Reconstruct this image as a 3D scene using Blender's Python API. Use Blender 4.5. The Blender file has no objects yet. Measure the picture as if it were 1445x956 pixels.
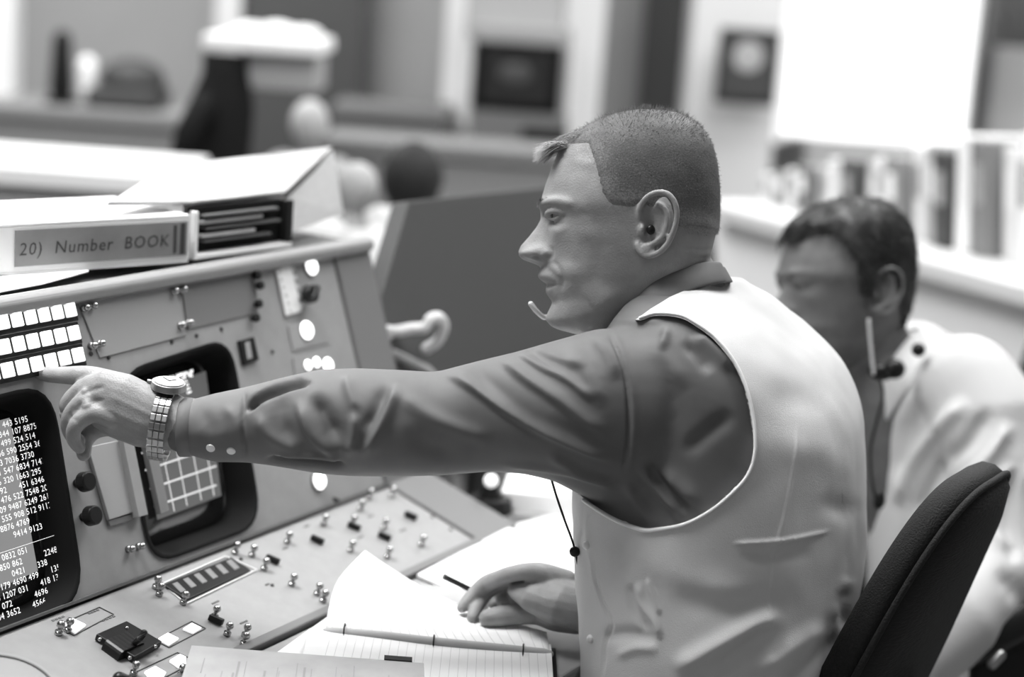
import bpy, bmesh, math, random
import numpy as np
from mathutils import Vector, Matrix, noise
from mathutils.bvhtree import BVHTree
random.seed(7); np.random.seed(7)
# ---------------------------------------------------------------- camera, world, lights, exposure
FPX = 2609.0; W, H = 1445, 956
CAMH = 1.49; PITCH = math.radians(11.3); ROLL = math.radians(4)
F = Vector((0, math.cos(PITCH), -math.sin(PITCH)))
U0 = Vector((0, math.sin(PITCH), math.cos(PITCH))); R0 = Vector((1, 0, 0))
R = R0*math.cos(ROLL) + U0*math.sin(ROLL)
U = -R0*math.sin(ROLL) + U0*math.cos(ROLL)
C0 = Vector((0, 0, CAMH))
scn = bpy.context.scene
col = scn.collection
cam = bpy.data.cameras.new('camera'); camo = bpy.data.objects.new('camera', cam); col.objects.link(camo)
m = Matrix((R, U, -F)).transposed().to_4x4(); m.translation = C0
camo.matrix_world = m
cam.sensor_width = 36; cam.lens = 36*FPX/W; cam.clip_start = .05
cam.dof.use_dof = True; cam.dof.focus_distance = 2.0; cam.dof.aperture_fstop = 2.0
scn.camera = camo
scn.view_settings.view_transform = 'Standard'; scn.view_settings.look = 'None'
scn.view_settings.gamma = 1; scn.view_settings.use_curve_mapping = False
scn.view_settings.exposure = 0.0
wd = bpy.data.worlds.new('world'); scn.world = wd; wd.use_nodes = True
wd.node_tree.nodes['Background'].inputs[0].default_value = (1, 1, 1, 1)
wd.node_tree.nodes['Background'].inputs[1].default_value = .16

def area(name, loc, target, sx, sy, power):
    l = bpy.data.lights.new(name, 'AREA'); l.shape = 'RECTANGLE'; l.size = sx; l.size_y = sy; l.energy = power
    o = bpy.data.objects.new(name, l); col.objects.link(o); o.location = loc
    o.rotation_euler = (Vector(target)-Vector(loc)).to_track_quat('-Z', 'Y').to_euler()
    return o
area('ceiling_lamp', (-.85, 2.25, 2.95), (-.65, 2.1, 0), 1.2, 1.5, 62)
spot = area('ceiling_downlight', (-1.0, 1.75, 2.95), (-.62, 2.0, 1.0), .6, .6, 7); spot.data.spread = math.radians(62)
area('ceiling_lamp', (.95, 2.9, 2.95), (.8, 2.6, 0), 1.2, 1.6, 64)
area('ceiling_lamp', (-1.6, 5.2, 2.95), (-1.6, 5.4, 0), 1.6, 1.8, 95)
area('ceiling_lamp', (1.5, 5.2, 2.95), (1.5, 5.6, 0), 1.8, 1.8, 85)
area('ceiling_lamp', (-.5, -.6, 2.95), (-.2, 1.0, .6), 1.6, 1.2, 8)

# ---------------------------------------------------------------- placing helpers
def ray(x, y): return F + R*((x-W/2)/FPX) - U*((y-H/2)/FPX)
def P(x, y, d): return C0 + ray(x, y)*d
def onplane(x, y, q, n):
    v = ray(x, y); return C0 + v*((q-C0).dot(n)/v.dot(n))
def atz(x, y, z): return onplane(x, y, Vector((0, 0, z)), Vector((0, 0, 1)))
def depth_of(p): return (Vector(p)-C0).dot(F)

# ---------------------------------------------------------------- materials (all procedural, grey)
MATS = {}
def mat(name, g, rough=.6, metal=0, bump=0, bscale=200, var=0, vscale=20, emit=0, spec=.4, stretch=None, transmission=0):
    if name in MATS: return MATS[name]
    mt = bpy.data.materials.new(name); mt.use_nodes = True
    nt = mt.node_tree; b = nt.nodes['Principled BSDF']
    b.inputs['Base Color'].default_value = (g, g, g, 1)
    b.inputs['Roughness'].default_value = rough; b.inputs['Metallic'].default_value = metal
    b.inputs['Specular IOR Level'].default_value = spec
    tc = nt.nodes.new('ShaderNodeTexCoord'); mp = nt.nodes.new('ShaderNodeMapping')
    nt.links.new(tc.outputs['Object'], mp.inputs[0])
    if stretch: mp.inputs['Scale'].default_value = stretch
    if var:
        n = nt.nodes.new('ShaderNodeTexNoise'); n.inputs['Scale'].default_value = vscale; n.inputs['Detail'].default_value = 4
        r = nt.nodes.new('ShaderNodeMapRange'); r.inputs[1].default_value = .3; r.inputs[2].default_value = .7
        r.inputs[3].default_value = g*(1-var); r.inputs[4].default_value = min(1, g*(1+var))
        nt.links.new(mp.outputs[0], n.inputs['Vector']); nt.links.new(n.outputs[0], r.inputs[0])
        nt.links.new(r.outputs[0], b.inputs['Base Color'])
    if bump:
        n = nt.nodes.new('ShaderNodeTexNoise'); n.inputs['Scale'].default_value = bscale; n.inputs['Detail'].default_value = 3
        bp = nt.nodes.new('ShaderNodeBump'); bp.inputs['Strength'].default_value = bump; bp.inputs['Distance'].default_value = .002
        nt.links.new(mp.outputs[0], n.inputs['Vector']); nt.links.new(n.outputs[0], bp.inputs['Height']); nt.links.new(bp.outputs[0], b.inputs['Normal'])
    if emit:
        b.inputs['Emission Color'].default_value = (1, 1, 1, 1); b.inputs['Emission Strength'].default_value = emit
    if transmission: b.inputs['Transmission Weight'].default_value = transmission
    MATS[name] = mt
    return mt
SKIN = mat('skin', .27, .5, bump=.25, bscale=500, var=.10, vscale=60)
SKIN2 = mat('shaded_skin', .13, .55, bump=.2, bscale=400, var=.12, vscale=40)  # second man's skin, base colour lowered for the shade on his face
HAIR1 = mat('cropped_hair', .15, .5, bump=.25, bscale=500)
def density_hair(mt, hairg, sking):
    nt = mt.node_tree; b = nt.nodes['Principled BSDF']; at = nt.nodes.new('ShaderNodeAttribute'); at.attribute_name = 'hair_cover'
    tc = nt.nodes.new('ShaderNodeTexCoord'); n = nt.nodes.new('ShaderNodeTexNoise'); n.inputs['Scale'].default_value = 600; n.inputs['Detail'].default_value = 2; nt.links.new(tc.outputs['Object'], n.inputs['Vector'])
    n2 = nt.nodes.new('ShaderNodeTexNoise'); n2.inputs['Scale'].default_value = 30; nt.links.new(tc.outputs['Object'], n2.inputs['Vector'])
    a = nt.nodes.new('ShaderNodeMath'); a.operation = 'MULTIPLY_ADD'; a.inputs[1].default_value = 1.5; nt.links.new(n.outputs[0], a.inputs[0]); nt.links.new(at.outputs['Fac'], a.inputs[2])
    a2 = nt.nodes.new('ShaderNodeMath'); a2.operation = 'MULTIPLY_ADD'; a2.inputs[1].default_value = .8; nt.links.new(n2.outputs[0], a2.inputs[0]); nt.links.new(a.outputs[0], a2.inputs[2])
    r_ = nt.nodes.new('ShaderNodeMapRange'); r_.inputs[1].default_value = 1.1; r_.inputs[2].default_value = 2.15; r_.inputs[3].default_value = sking; r_.inputs[4].default_value = hairg
    nt.links.new(a2.outputs[0], r_.inputs[0]); nt.links.new(r_.outputs[0], b.inputs['Base Color'])
density_hair(HAIR1, .095, .26); HAIR1.node_tree.nodes['Principled BSDF'].inputs['Specular IOR Level'].default_value = .15
HAIR1B = mat('hair_strand_grey', .15, .55)
HAIR1C = mat('hair_tip_pale', .32, .5)
HAIR2 = mat('dark_hair', .025, .45, bump=.5, bscale=300, var=.3, vscale=80)
SHIRT = mat('charcoal_shirt_cloth', .13, .62, bump=.12, bscale=1500, var=.06, vscale=30, spec=.35)
VEST = mat('white_vest_cloth', .60, .8, bump=.25, bscale=900, var=.03, vscale=14, spec=.2)
WSHIRT = mat('white_shirt_cloth', .58, .75, bump=.1, bscale=600)
PANEL = mat('console_paint', .25, .45, bump=.08, bscale=900, var=.05, vscale=60)
PANELD = mat('console_frame_paint', .14, .5, bump=.08, bscale=900)
LINE = mat('panel_dark_line', .10, .6)  # dark grey of the seam strip, module outlines and dial rim
BLACK = mat('black_plastic', .010, .35, spec=.25)
BLACKM = mat('matt_black', .008, .8, spec=.12)
CHROME = mat('chrome', .42, .2, metal=1)
STEEL = mat('brushed_steel', .38, .3, metal=1)
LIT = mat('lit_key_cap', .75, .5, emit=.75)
LAMP = mat('lit_lamp_lens', .9, .4, emit=2.5)
TEXTW = mat('screen_glyph_glow', .7, .5, emit=.85)
CRT = mat('crt_glass_dark', .012, .12, spec=.6)
CRTG = mat('crt_raster_glow', .04, .2, emit=.24)
CRTG2 = mat('crt_raster_dim', .04, .2, emit=.09)
PAPER = mat('white_paper', .80, .8, var=.03, vscale=30)
PAPERG = mat('grey_paper', .34, .8, var=.08, vscale=25)
COVER = mat('white_binder_cover', .74, .5)
LABELG = mat('grey_spine_label', .22, .7, var=.1, vscale=25)
INK = mat('ink', .06, .7)
INKF = mat('faint_ink', .5, .8)
CHAIR = mat('black_chair_wool', .016, .85, bump=.8, bscale=500, var=.25, vscale=350)
DESKM = mat('grey_worktop', .30, .5, var=.06, vscale=30)
DARKP = mat('dark_grey_cabinet_paint', .060, .55, bump=.3, bscale=900, var=.1, vscale=300)

def bricklines(mt, scale, c1, c2, axis=1, width=.12):
    """ruled lines on paper"""
    nt = mt.node_tree; b = nt.nodes['Principled BSDF']
    tc = nt.nodes.new('ShaderNodeTexCoord'); w = nt.nodes.new('ShaderNodeTexWave')
    w.bands_direction = 'X' if axis == 0 else 'Y'; w.inputs['Scale'].default_value = scale; w.inputs['Distortion'].default_value = .6; w.inputs['Detail Scale'].default_value = 2
    r = nt.nodes.new('ShaderNodeMapRange'); r.inputs[1].default_value = 0; r.inputs[2].default_value = width
    r.inputs[3].default_value = c2; r.inputs[4].default_value = c1
    nt.links.new(tc.outputs['UV'], w.inputs['Vector']); nt.links.new(w.outputs['Fac'], r.inputs[0])
    for l in list(b.inputs['Base Color'].links): nt.links.remove(l)
    nt.links.new(r.outputs[0], b.inputs['Base Color'])

# ---------------------------------------------------------------- object helpers
def mesh(name, vs, fs, mt, parent=None, smooth=True, mods=None):
    me = bpy.data.meshes.new(name); me.from_pydata([tuple(v) for v in vs], [], fs); me.validate(); me.update()
    o = bpy.data.objects.new(name, me); col.objects.link(o)
    if mt: me.materials.append(mt)
    me.polygons.foreach_set('use_smooth', [smooth]*len(me.polygons))
    if parent: o.parent = parent
    return o
def fixn(o):
    bm = bmesh.new(); bm.from_mesh(o.data); bmesh.ops.recalc_face_normals(bm, faces=bm.faces); bm.to_mesh(o.data); bm.free(); return o
def bevel(o, w, seg=2):
    md = o.modifiers.new('bevel', 'BEVEL'); md.width = w; md.segments = seg; md.limit_method = 'ANGLE'; return o
def empty(name, loc=(0, 0, 0)):
    # children are written in world coordinates, so the thing's empty carries the offset and its meshes are shifted to match
    o = bpy.data.objects.new(name, None); col.objects.link(o); o.location = loc; o.empty_display_size = .05; return o
def tag(o, label, cat=None, group=None, kind=None):
    if label: o['label'] = label
    if cat: o['category'] = cat
    if group: o['group'] = group
    if kind: o['kind'] = kind
    return o
def structure(o): o['kind'] = 'structure'; return o
class MB:
    def __init__(s): s.v = []; s.f = []
    def add(s, vs, fs):
        k = len(s.v); s.v += [Vector(v) for v in vs]; s.f += [tuple(i+k for i in f) for f in fs]; return s
    def box(s, c, ax, ay, az):
        """centre and three half-axis vectors"""
        c = Vector(c); vs = [c+ax*i+ay*j+az*k for k in (-1, 1) for j in (-1, 1) for i in (-1, 1)]
        fs = [(0, 2, 3, 1), (4, 5, 7, 6), (0, 1, 5, 4), (2, 6, 7, 3), (0, 4, 6, 2), (1, 3, 7, 5)]
        return s.add(vs, fs)
    def prism(s, pts, off):
        n = len(pts); off = Vector(off); vs = [Vector(p) for p in pts]+[Vector(p)+off for p in pts]
        return s.add(vs, [tuple(range(n))[::-1], tuple(range(n, 2*n))]+[(i, (i+1) % n, n+(i+1) % n, n+i) for i in range(n)])
    def tube(s, pts, rads, seg=12, up=Vector((0, 0, 1)), ell=None, cap=True, rings=4):
        """round-ended tube through pts; rads numbers or (a,b): a along up-ish, b sideways"""
        pts = [Vector(p) for p in pts]; rads = [(r, r) if not isinstance(r, (tuple, list)) else r for r in rads]
        n = len(pts); T = []
        for i in range(n):
            a = pts[max(i-1, 0)]; b = pts[min(i+1, n-1)]; T.append((b-a).normalized())
        P2 = []; R2 = []; T2 = []
        if cap:
            for k in range(rings, 0, -1):
                an = math.pi/2*k/(rings+.3); r = min(rads[0]); P2.append(pts[0]-T[0]*r*math.sin(an)); R2.append((rads[0][0]*math.cos(an), rads[0][1]*math.cos(an))); T2.append(T[0])
        P2 += pts; R2 += rads; T2 += T
        if cap:
            for k in range(1, rings+1):
                an = math.pi/2*k/(rings+.3); r = min(rads[-1]); P2.append(pts[-1]+T[-1]*r*math.sin(an)); R2.append((rads[-1][0]*math.cos(an), rads[-1][1]*math.cos(an))); T2.append(T[-1])
        rg = []
        for p, r, t in zip(P2, R2, T2):
            u = up-t*up.dot(t)
            if u.length < 1e-3: u = Vector((1, .1, 0))-t*Vector((1, .1, 0)).dot(t)
            u.normalize(); w = t.cross(u)
            rg.append([p+u*(r[0]*math.cos(2*math.pi*j/seg))+w*(r[1]*math.sin(2*math.pi*j/seg)) for j in range(seg)])
        return s.loft(rg)
    def loft(s, rg, cap=True):
        n = len(rg[0]); vs = [v for r in rg for v in r]; fs = []
        for i in range(len(rg)-1):
            for j in range(n):
                a = i*n+j; b = i*n+(j+1) % n; fs.append((a, b, b+n, a+n))
        if cap: fs += [tuple(range(n))[::-1], tuple(range((len(rg)-1)*n, len(rg)*n))]
        return s.add(vs, fs)
    def ball(s, c, rx, ry=None, rz=None, axes=None, seg=16):
        ry = ry or rx; rz = rz or rx; ax = axes or (Vector((1, 0, 0)), Vector((0, 1, 0)), Vector((0, 0, 1))); c = Vector(c)
        rg = []
        for i in range(1, seg//2+1):
            a = math.pi*(i-.5)/(seg//2)
            rg.append([c+ax[0]*(rx*math.sin(a)*math.cos(2*math.pi*j/seg))+ax[1]*(ry*math.sin(a)*math.sin(2*math.pi*j/seg))+ax[2]*(rz*math.cos(a)) for j in range(seg)])
        return s.loft(rg)
    def cyl(s, c, axis, r, h, seg=20, r2=None):
        axis = Vector(axis).normalized(); u = axis.orthogonal().normalized(); w = axis.cross(u); r2 = r if r2 is None else r2
        return s.loft([[Vector(c)+axis*hh+u*(rr*math.cos(2*math.pi*j/seg))+w*(rr*math.sin(2*math.pi*j/seg)) for j in range(seg)] for hh, rr in ((0, r), (h, r2))])
    def build(s, name, mt, parent=None, smooth=False, bev=0, seg=2):
        o = mesh(name, s.v, s.f, mt, parent, smooth); fixn(o)
        if bev: bevel(o, bev, seg)
        return o
def part_of(root, o): o.parent = root; return o
def smoothpts(pts, k=6, closed=False):
    """Catmull-Rom"""
    pts = [np.array(p, float) for p in pts]; n = len(pts); out = []
    rng = range(n if closed else n-1)
    for i in rng:
        if closed: a, b, c, d = pts[(i-1) % n], pts[i], pts[(i+1) % n], pts[(i+2) % n]
        else: a, b, c, d = pts[max(i-1, 0)], pts[i], pts[i+1], pts[min(i+2, n-1)]
        for t in np.linspace(0, 1, k, endpoint=False):
            out.append(.5*((2*b)+(-a+c)*t+(2*a-5*b+4*c-d)*t*t+(-a+3*b-3*c+d)*t**3))
    if not closed: out.append(pts[-1])
    return out
def evalmesh(o):
    dg = bpy.context.evaluated_depsgraph_get(); dg.update(); ev = o.evaluated_get(dg)
    me = bpy.data.meshes.new_from_object(ev); return me
def bake(o):
    me = evalmesh(o); o.modifiers.clear(); mats = list(o.data.materials); o.data = me
    me.materials.clear()
    for q in mats: me.materials.append(q)
    return o
def remesh(o, vox, smooth=6, fac=.5):
    md = o.modifiers.new('r', 'REMESH'); md.mode = 'VOXEL'; md.voxel_size = vox; md.use_smooth_shade = True
    if smooth:
        s = o.modifiers.new('s', 'SMOOTH'); s.factor = fac; s.iterations = smooth
    bake(o); o.data.polygons.foreach_set('use_smooth', [True]*len(o.data.polygons)); return o
def coords(me):
    a = np.empty(len(me.vertices)*3); me.vertices.foreach_get('co', a); return a.reshape(-1, 3)
def normals(me):
    a = np.empty(len(me.vertices)*3); me.vertices.foreach_get('normal', a); return a.reshape(-1, 3)
def setco(me, a): me.vertices.foreach_set('co', a.ravel()); me.update()
def toimg(co):
    v = co-np.array(C0); z = v@np.array(F); return W/2+FPX*(v@np.array(R))/z, H/2-FPX*(v@np.array(U))/z, z
def segdist(X, Y, poly):
    """distance to a polyline and the position 0..1 along it, signed side"""
    best = np.full(X.shape, 1e9); pos = np.zeros(X.shape); sg = np.zeros(X.shape); L = [0]
    for i in range(len(poly)-1): L.append(L[-1]+math.hypot(poly[i+1][0]-poly[i][0], poly[i+1][1]-poly[i][1]))
    for i in range(len(poly)-1):
        ax, ay = poly[i]; bx, by = poly[i+1]; dx, dy = bx-ax, by-ay; l2 = dx*dx+dy*dy+1e-9
        t = np.clip(((X-ax)*dx+(Y-ay)*dy)/l2, 0, 1); ex = X-ax-t*dx; ey = Y-ay-t*dy; d = np.hypot(ex, ey)
        k = d < best; best = np.where(k, d, best); pos = np.where(k, (L[i]+t*math.sqrt(l2))/L[-1], pos); sg = np.where(k, np.sign(dx*ey-dy*ex), sg)
    return best, pos, sg
def folds(o, specs, dmin, dmax):
    """raise creases in a garment: each spec = (polyline, height in mm, half width, second half width)"""
    me = o.data; co = coords(me); n = normals(me); X, Y, Z = toimg(co)
    view = co-np.array(C0); view /= np.linalg.norm(view, axis=1)[:, None]
    face = np.clip(-(n*view).sum(1)*1.6, 0, 1)*(Z > dmin)*(Z < dmax)
    disp = np.zeros(len(co))
    for sp in specs:
        pl = [tuple(p) for p in smoothpts(sp[0], 5)]; amp = sp[1]*.001; w1 = sp[2]; w2 = sp[3] if len(sp) > 3 else w1
        d, t, sg = segdist(X, Y, pl)
        w = np.where(sg > 0, w1, w2); L_ = sum(math.hypot(pl[i+1][0]-pl[i][0], pl[i+1][1]-pl[i][1]) for i in range(len(pl)-1)); fr_ = min(.5, max(.18, 2.6*max(w1, w2)/L_)); e = np.clip(np.minimum(t, 1-t)/fr_, 0, 1); e = e*e*(3-2*e)
        if len(sp) > 4: e = np.clip((1-t)*4, 0, 1)
        disp += amp*np.exp(-(d/w)**2)*e
    co = co+n*(disp*face)[:, None]
    setco(me, co)
def fold_noise(o, amp, scale, stretch=(1, 1, 1)):
    me = o.data; co = coords(me); n = normals(me)
    d = np.array([noise.noise(Vector((c[0]*scale*stretch[0], c[1]*scale*stretch[1], c[2]*scale*stretch[2]))) for c in co])
    setco(me, co+n*(d*amp)[:, None])
def text_mesh(name, body, size, org, ax, ay, mt, parent, spacing=1, shear=0):
    cu = bpy.data.curves.new(name, 'FONT'); cu.body = body; cu.size = size; cu.space_character = spacing; cu.shear = shear; cu.resolution_u = 2
    t = bpy.data.objects.new('t', cu); col.objects.link(t)
    me = evalmesh(t); bpy.data.objects.remove(t); bpy.data.curves.remove(cu)
    me.name = name; az = ax.cross(ay)
    co = coords(me); A = np.array([list(ax), list(ay), list(az)]); setco(me, co@A+np.array(org))
    me.materials.clear(); me.materials.append(mt)
    o = bpy.data.objects.new(name, me); col.objects.link(o)
    if parent: o.parent = parent
    return o

# ================================================================ ROOM
def wbox(name, x0, y0, x1, y1, d, thick, mt, parent=None, bev=0, yaw=0, zmin=None, zmax=None, smooth=False):
    """upright box whose front face fills the given picture rectangle at distance d"""
    a = P(x0, y0, d); b = P(x1, y1, d); c = P((x0+x1)/2, (y0+y1)/2, d)
    hw = (x1-x0)/FPX*d/2; z0 = c.z-(y1-y0)/FPX*d/2; z1 = c.z+(y1-y0)/FPX*d/2
    if zmin is not None: z0 = zmin
    if zmax is not None: z1 = zmax
    ax = Vector((math.cos(yaw), math.sin(yaw), 0)); ay = Vector((-math.sin(yaw), math.cos(yaw), 0))
    ctr = Vector((c.x, c.y, (z0+z1)/2))+ay*(thick/2)
    return MB().box(ctr, ax*hw, ay*(thick/2), Vector((0, 0, (z1-z0)/2))).build(name, mt, parent, bev=bev)
YB = 7.3
WALL = mat('pale_wall_paint', .42, .8, var=.03, vscale=3)
FLOOR = mat('floor_tile', .22, .5, var=.1, vscale=4)
CEIL = mat('ceiling_tile', .6, .9)
WHITEP = mat('white_post_paint', .85, .6)
structure(MB().box((0, 3.3, -.05), Vector((4.2, 0, 0)), Vector((0, 4.2, 0)), Vector((0, 0, .05))).build('floor', FLOOR))
structure(MB().box((0, 3.3, 3.15), Vector((4.2, 0, 0)), Vector((0, 4.2, 0)), Vector((0, 0, .05))).build('ceiling', CEIL))
structure(MB().box((0, YB+.1, 1.55), Vector((4.2, 0, 0)), Vector((0, .1, 0)), Vector((0, 0, 1.55))).build('wall_back', WALL))
structure(MB().box((-4.1, 3.3, 1.55), Vector((.1, 0, 0)), Vector((0, 4, 0)), Vector((0, 0, 1.55))).build('wall_left', WALL))
structure(MB().box((4.1, 3.3, 1.55), Vector((.1, 0, 0)), Vector((0, 4, 0)), Vector((0, 0, 1.55))).build('wall_right', WALL))
for i, (x0, x1, d) in enumerate([(-40, 17, 6.2), (628, 668, 6.3), (796, 853, 6.3), (303, 338, 7.0)]):
    structure(wbox('trim_%d' % (i+1), x0, 0, x1, 100, d, .12, WHITEP, zmin=0, zmax=3.1))
DARKDOOR = mat('dark_door_paint', .09, .6)
structure(wbox('door_1', 338, 0, 512, 135, 7.05, .06, DARKDOOR, zmin=0, zmax=2.2))
structure(wbox('door_2', 905, 0, 985, 175, 7.05, .06, mat('dark_door_paint_b', .07, .6), zmin=0, zmax=2.3))
structure(wbox('trim_6', 1398, 66, 1600, 200, 7.1, .08, mat('pale_dado', .7, .6), zmin=0))
structure(wbox('trim_5', 983, 0, 1008, 200, 6.6, .15, mat('pale_frame', .6, .6), zmin=0, zmax=3.1))

# ================================================================ MAIN CONSOLE
DESK = .73
DIR = ray(2200, 60); DIR.z = 0; DIR.normalize()
NH = Vector((DIR.y, -DIR.x, 0)); Z = Vector((0, 0, 1))
A0 = atz(362, 916, DESK)
a2 = math.radians(18); UP2 = -NH*math.cos(a2)+Z*math.sin(a2); N2 = NH*math.sin(a2)+Z*math.cos(a2)
S0 = onplane(362, 756, A0, N2); S0 = A0+UP2*(S0-A0).dot(UP2)
b1 = math.radians(19); UP1 = -NH*math.sin(b1)+Z*math.cos(b1); N1 = NH*math.cos(b1)+Z*math.sin(b1)
T0 = onplane(300, 391, S0, N1); LT = (T0-S0).dot(UP1)
def up(x, y, h=0): return onplane(x, y, S0+N1*h, N1)
def lo(x, y, h=0): return onplane(x, y, A0+N2*h, N2)
def UV1(u, v, h=0): return S0+DIR*u+UP1*v+N1*h
def UV2(u, v, h=0): return A0+DIR*u+UP2*v+N2*h
def uv1(p): return ((p-S0).dot(DIR), (p-S0).dot(UP1))
def uv2(p): return ((p-A0).dot(DIR), (p-A0).dot(UP2))
L2 = (S0-A0).dot(UP2)
uL = -1.1
uR1 = uv1(up(482, 420))[0]; uR2 = uv2(lo(600, 720))[0]; uEnd = uR1+.085
con = empty('mission_console', (A0.x, A0.y, 0)); tag(con, 'long grey equipment console with two screens, lit keys and a sloping switch panel, left side', 'console')
con_shift = Matrix.Translation((-A0.x, -A0.y, 0))
def cpart(o):
    o.parent = con; o.matrix_parent_inverse = con_shift; return o
def rrect(us, vs, r, n=7):
    (u0, u1), (v0, v1) = us, vs; out = []
    for cx, cy, a in ((u1-r, v1-r, 0), (u0+r, v1-r, 90), (u0+r, v0+r, 180), (u1-r, v0+r, 270)):
        for k in range(n): t = math.radians(a+90*k/(n-1)); out.append((cx+r*math.cos(t), cy+r*math.sin(t)))
    return out
def quadround(c, r, n=7):
    """rounded convex quad, corners as (u,v)"""
    out = []; m_ = len(c)
    for i in range(m_):
        p = Vector(c[i]); a = (Vector(c[i-1])-p).normalized(); b = (Vector(c[(i+1) % m_])-p).normalized()
        s = p+a*r; e = p+b*r
        for k in range(n): t = k/(n-1); out.append(tuple(s*(1-t)**2+p*2*t*(1-t)+e*t*t))
    return out
mon2 = quadround([uv1(up(x, y)) for x, y in ((168, 530), (322, 480), (366, 738), (212, 795))], .045)
mon1 = quadround([uv1(up(x, y)) for x, y in ((-150, 600), (68, 545), (116, 846), (-80, 925))], .05)
def holed(name, outer, holes, fn, mt, thick, h0=0):
    bm = bmesh.new(); E = []
    for loop in [outer]+holes:
        vs = [bm.verts.new(fn(u, v, h0)) for u, v in loop]
        for i in range(len(vs)): E.append(bm.edges.new((vs[i], vs[(i+1) % len(vs)])))
    bmesh.ops.triangle_fill(bm, use_beauty=True, use_dissolve=False, edges=E)
    me = bpy.data.meshes.new(name); bm.to_mesh(me); bm.free(); me.materials.append(mt)
    o = bpy.data.objects.new(name, me); col.objects.link(o)
    n = fn(0, 0, 1)-fn(0, 0, 0)
    if me.polygons and me.polygons[0].normal.dot(n) < 0: me.flip_normals()
    s = o.modifiers.new('s', 'SOLIDIFY'); s.thickness = thick; s.offset = -1
    return o
cpart(holed('upper_panel', [(uL, 0), (uR1, 0), (uR1, LT), (uL, LT)], [mon1, mon2], UV1, PANEL, .004))
cpart(holed('switch_panel', [(uL, .012), (uR2, .012), (uR2, L2-.004), (uL, L2-.004)], [], UV2, PANEL, .004))
# frame strips at the end and along the seam
f = MB(); f.box(UV1((uR1+uEnd)/2+.002, LT/2, -.002), DIR*((uEnd-uR1)/2), UP1*(LT/2), N1*.006)
f.box(UV2((uR2+uR2+.10)/2+.001, L2/2, -.002), DIR*.049, UP2*(L2/2), N2*.006)
cpart(f.build('end_frame', PANELD, bev=.002))
f = MB().box(UV1((uL+uR2)/2, .003, .004), DIR*((uR2-uL)/2), UP1*.0015, N1*.002)
cpart(f.build('seam_strip', LINE))
f = MB().box(UV2((uL+uR2)/2, .004, .001), DIR*((uR2-uL)/2), UP2*.006, N2*.006)
cpart(f.build('front_rail', PANELD, bev=.002))
# top rail: a rounded lighter ledge
ring = [(-.002, LT-.004), (.012, LT-.002), (.016, LT+.006), (.015, LT+.013), (.008, LT+.019), (-.03, LT+.020), (-.03, LT-.004)]
def prof(ringuv, u0, u1, fn): return [[fn(u, v, h) for h, v in ringuv] for u in (u0, u1)]
cpart(MB().loft(prof(ring, uL, uEnd, UV1)).build('top_rail', mat('console_rail_paint', .24, .4), bev=.002))
ztop = UV1(0, LT+.02).z
# cabinet body behind and below
tb = UV1(0, LT, -.03); back = -NH*.30
bodyprof = [UV1(0, LT+.018, -.03), UV1(0, LT, -.12)+back, Vector((UV1(0, LT, -.12)+back).to_tuple()[:2]+(.02,)), Vector((A0.x, A0.y, .02))-NH*.02, Vector((A0.x, A0.y, DESK-.02))-NH*.02, A0+UP2*.02-N2*.14+NH*.02, S0-N2*.12]
bodyprof[1].z = ztop-.002
bodyprof = [UV1(0, LT+.018, -.03), bodyprof[1], bodyprof[2]-NH*.12, bodyprof[3]-NH*.42, A0-Z*.03-NH*.42, A0-Z*.03-NH*.02, UV2(0, L2*.95, -.05), UV1(0, .03, -.09), UV1(0, LT*.97, -.09)]
cpart(MB().loft([[p+DIR*(uu-0) for p in bodyprof] for uu in (uL, uEnd+.01)]).build('cabinet_body', PANELD))
# monitors: recess wall, tube face, picture
def monitor(loop, name_suffix, pic, deep):
    c = np.mean(loop, axis=0)
    def ins(k): return [tuple(c+(np.array(p)-c)*k) for p in loop]
    rg = [[UV1(u, v, h) for u, v in ins(k)] for k, h in ((1.035, .0025), (1.0, .004), (.985, 0), (.93, -deep*.7), (.90, -deep))]
    b = cpart(MB().loft(rg, cap=False).build('screen_bezel', BLACKM, smooth=True))
    # slightly domed tube face
    vs = [UV1(c[0], c[1], -deep+.012)]; fs = []; n = len(loop)
    for k, h in ((.3, .011), (.6, .007), (.8, .003), (.93, -.004)):
        vs += [UV1(u, v, -deep+h) for u, v in ins(k)]
    for j in range(n): fs.append((0, 1+j, 1+(j+1) % n))
    for q in range(3):
        for j in range(n): a = 1+q*n+j; b2 = 1+q*n+(j+1) % n; fs.append((a, a+n, b2+n, b2))
    t = mesh('screen_glass', vs, fs, CRT); fixn(t); cpart(t)
    return -deep+.0135
h1 = monitor(mon1, '', None, .035); h2 = monitor(mon2, '', None, .035)
def upq(pts, h): return [up(x, y, h) for x, y in pts]
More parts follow.
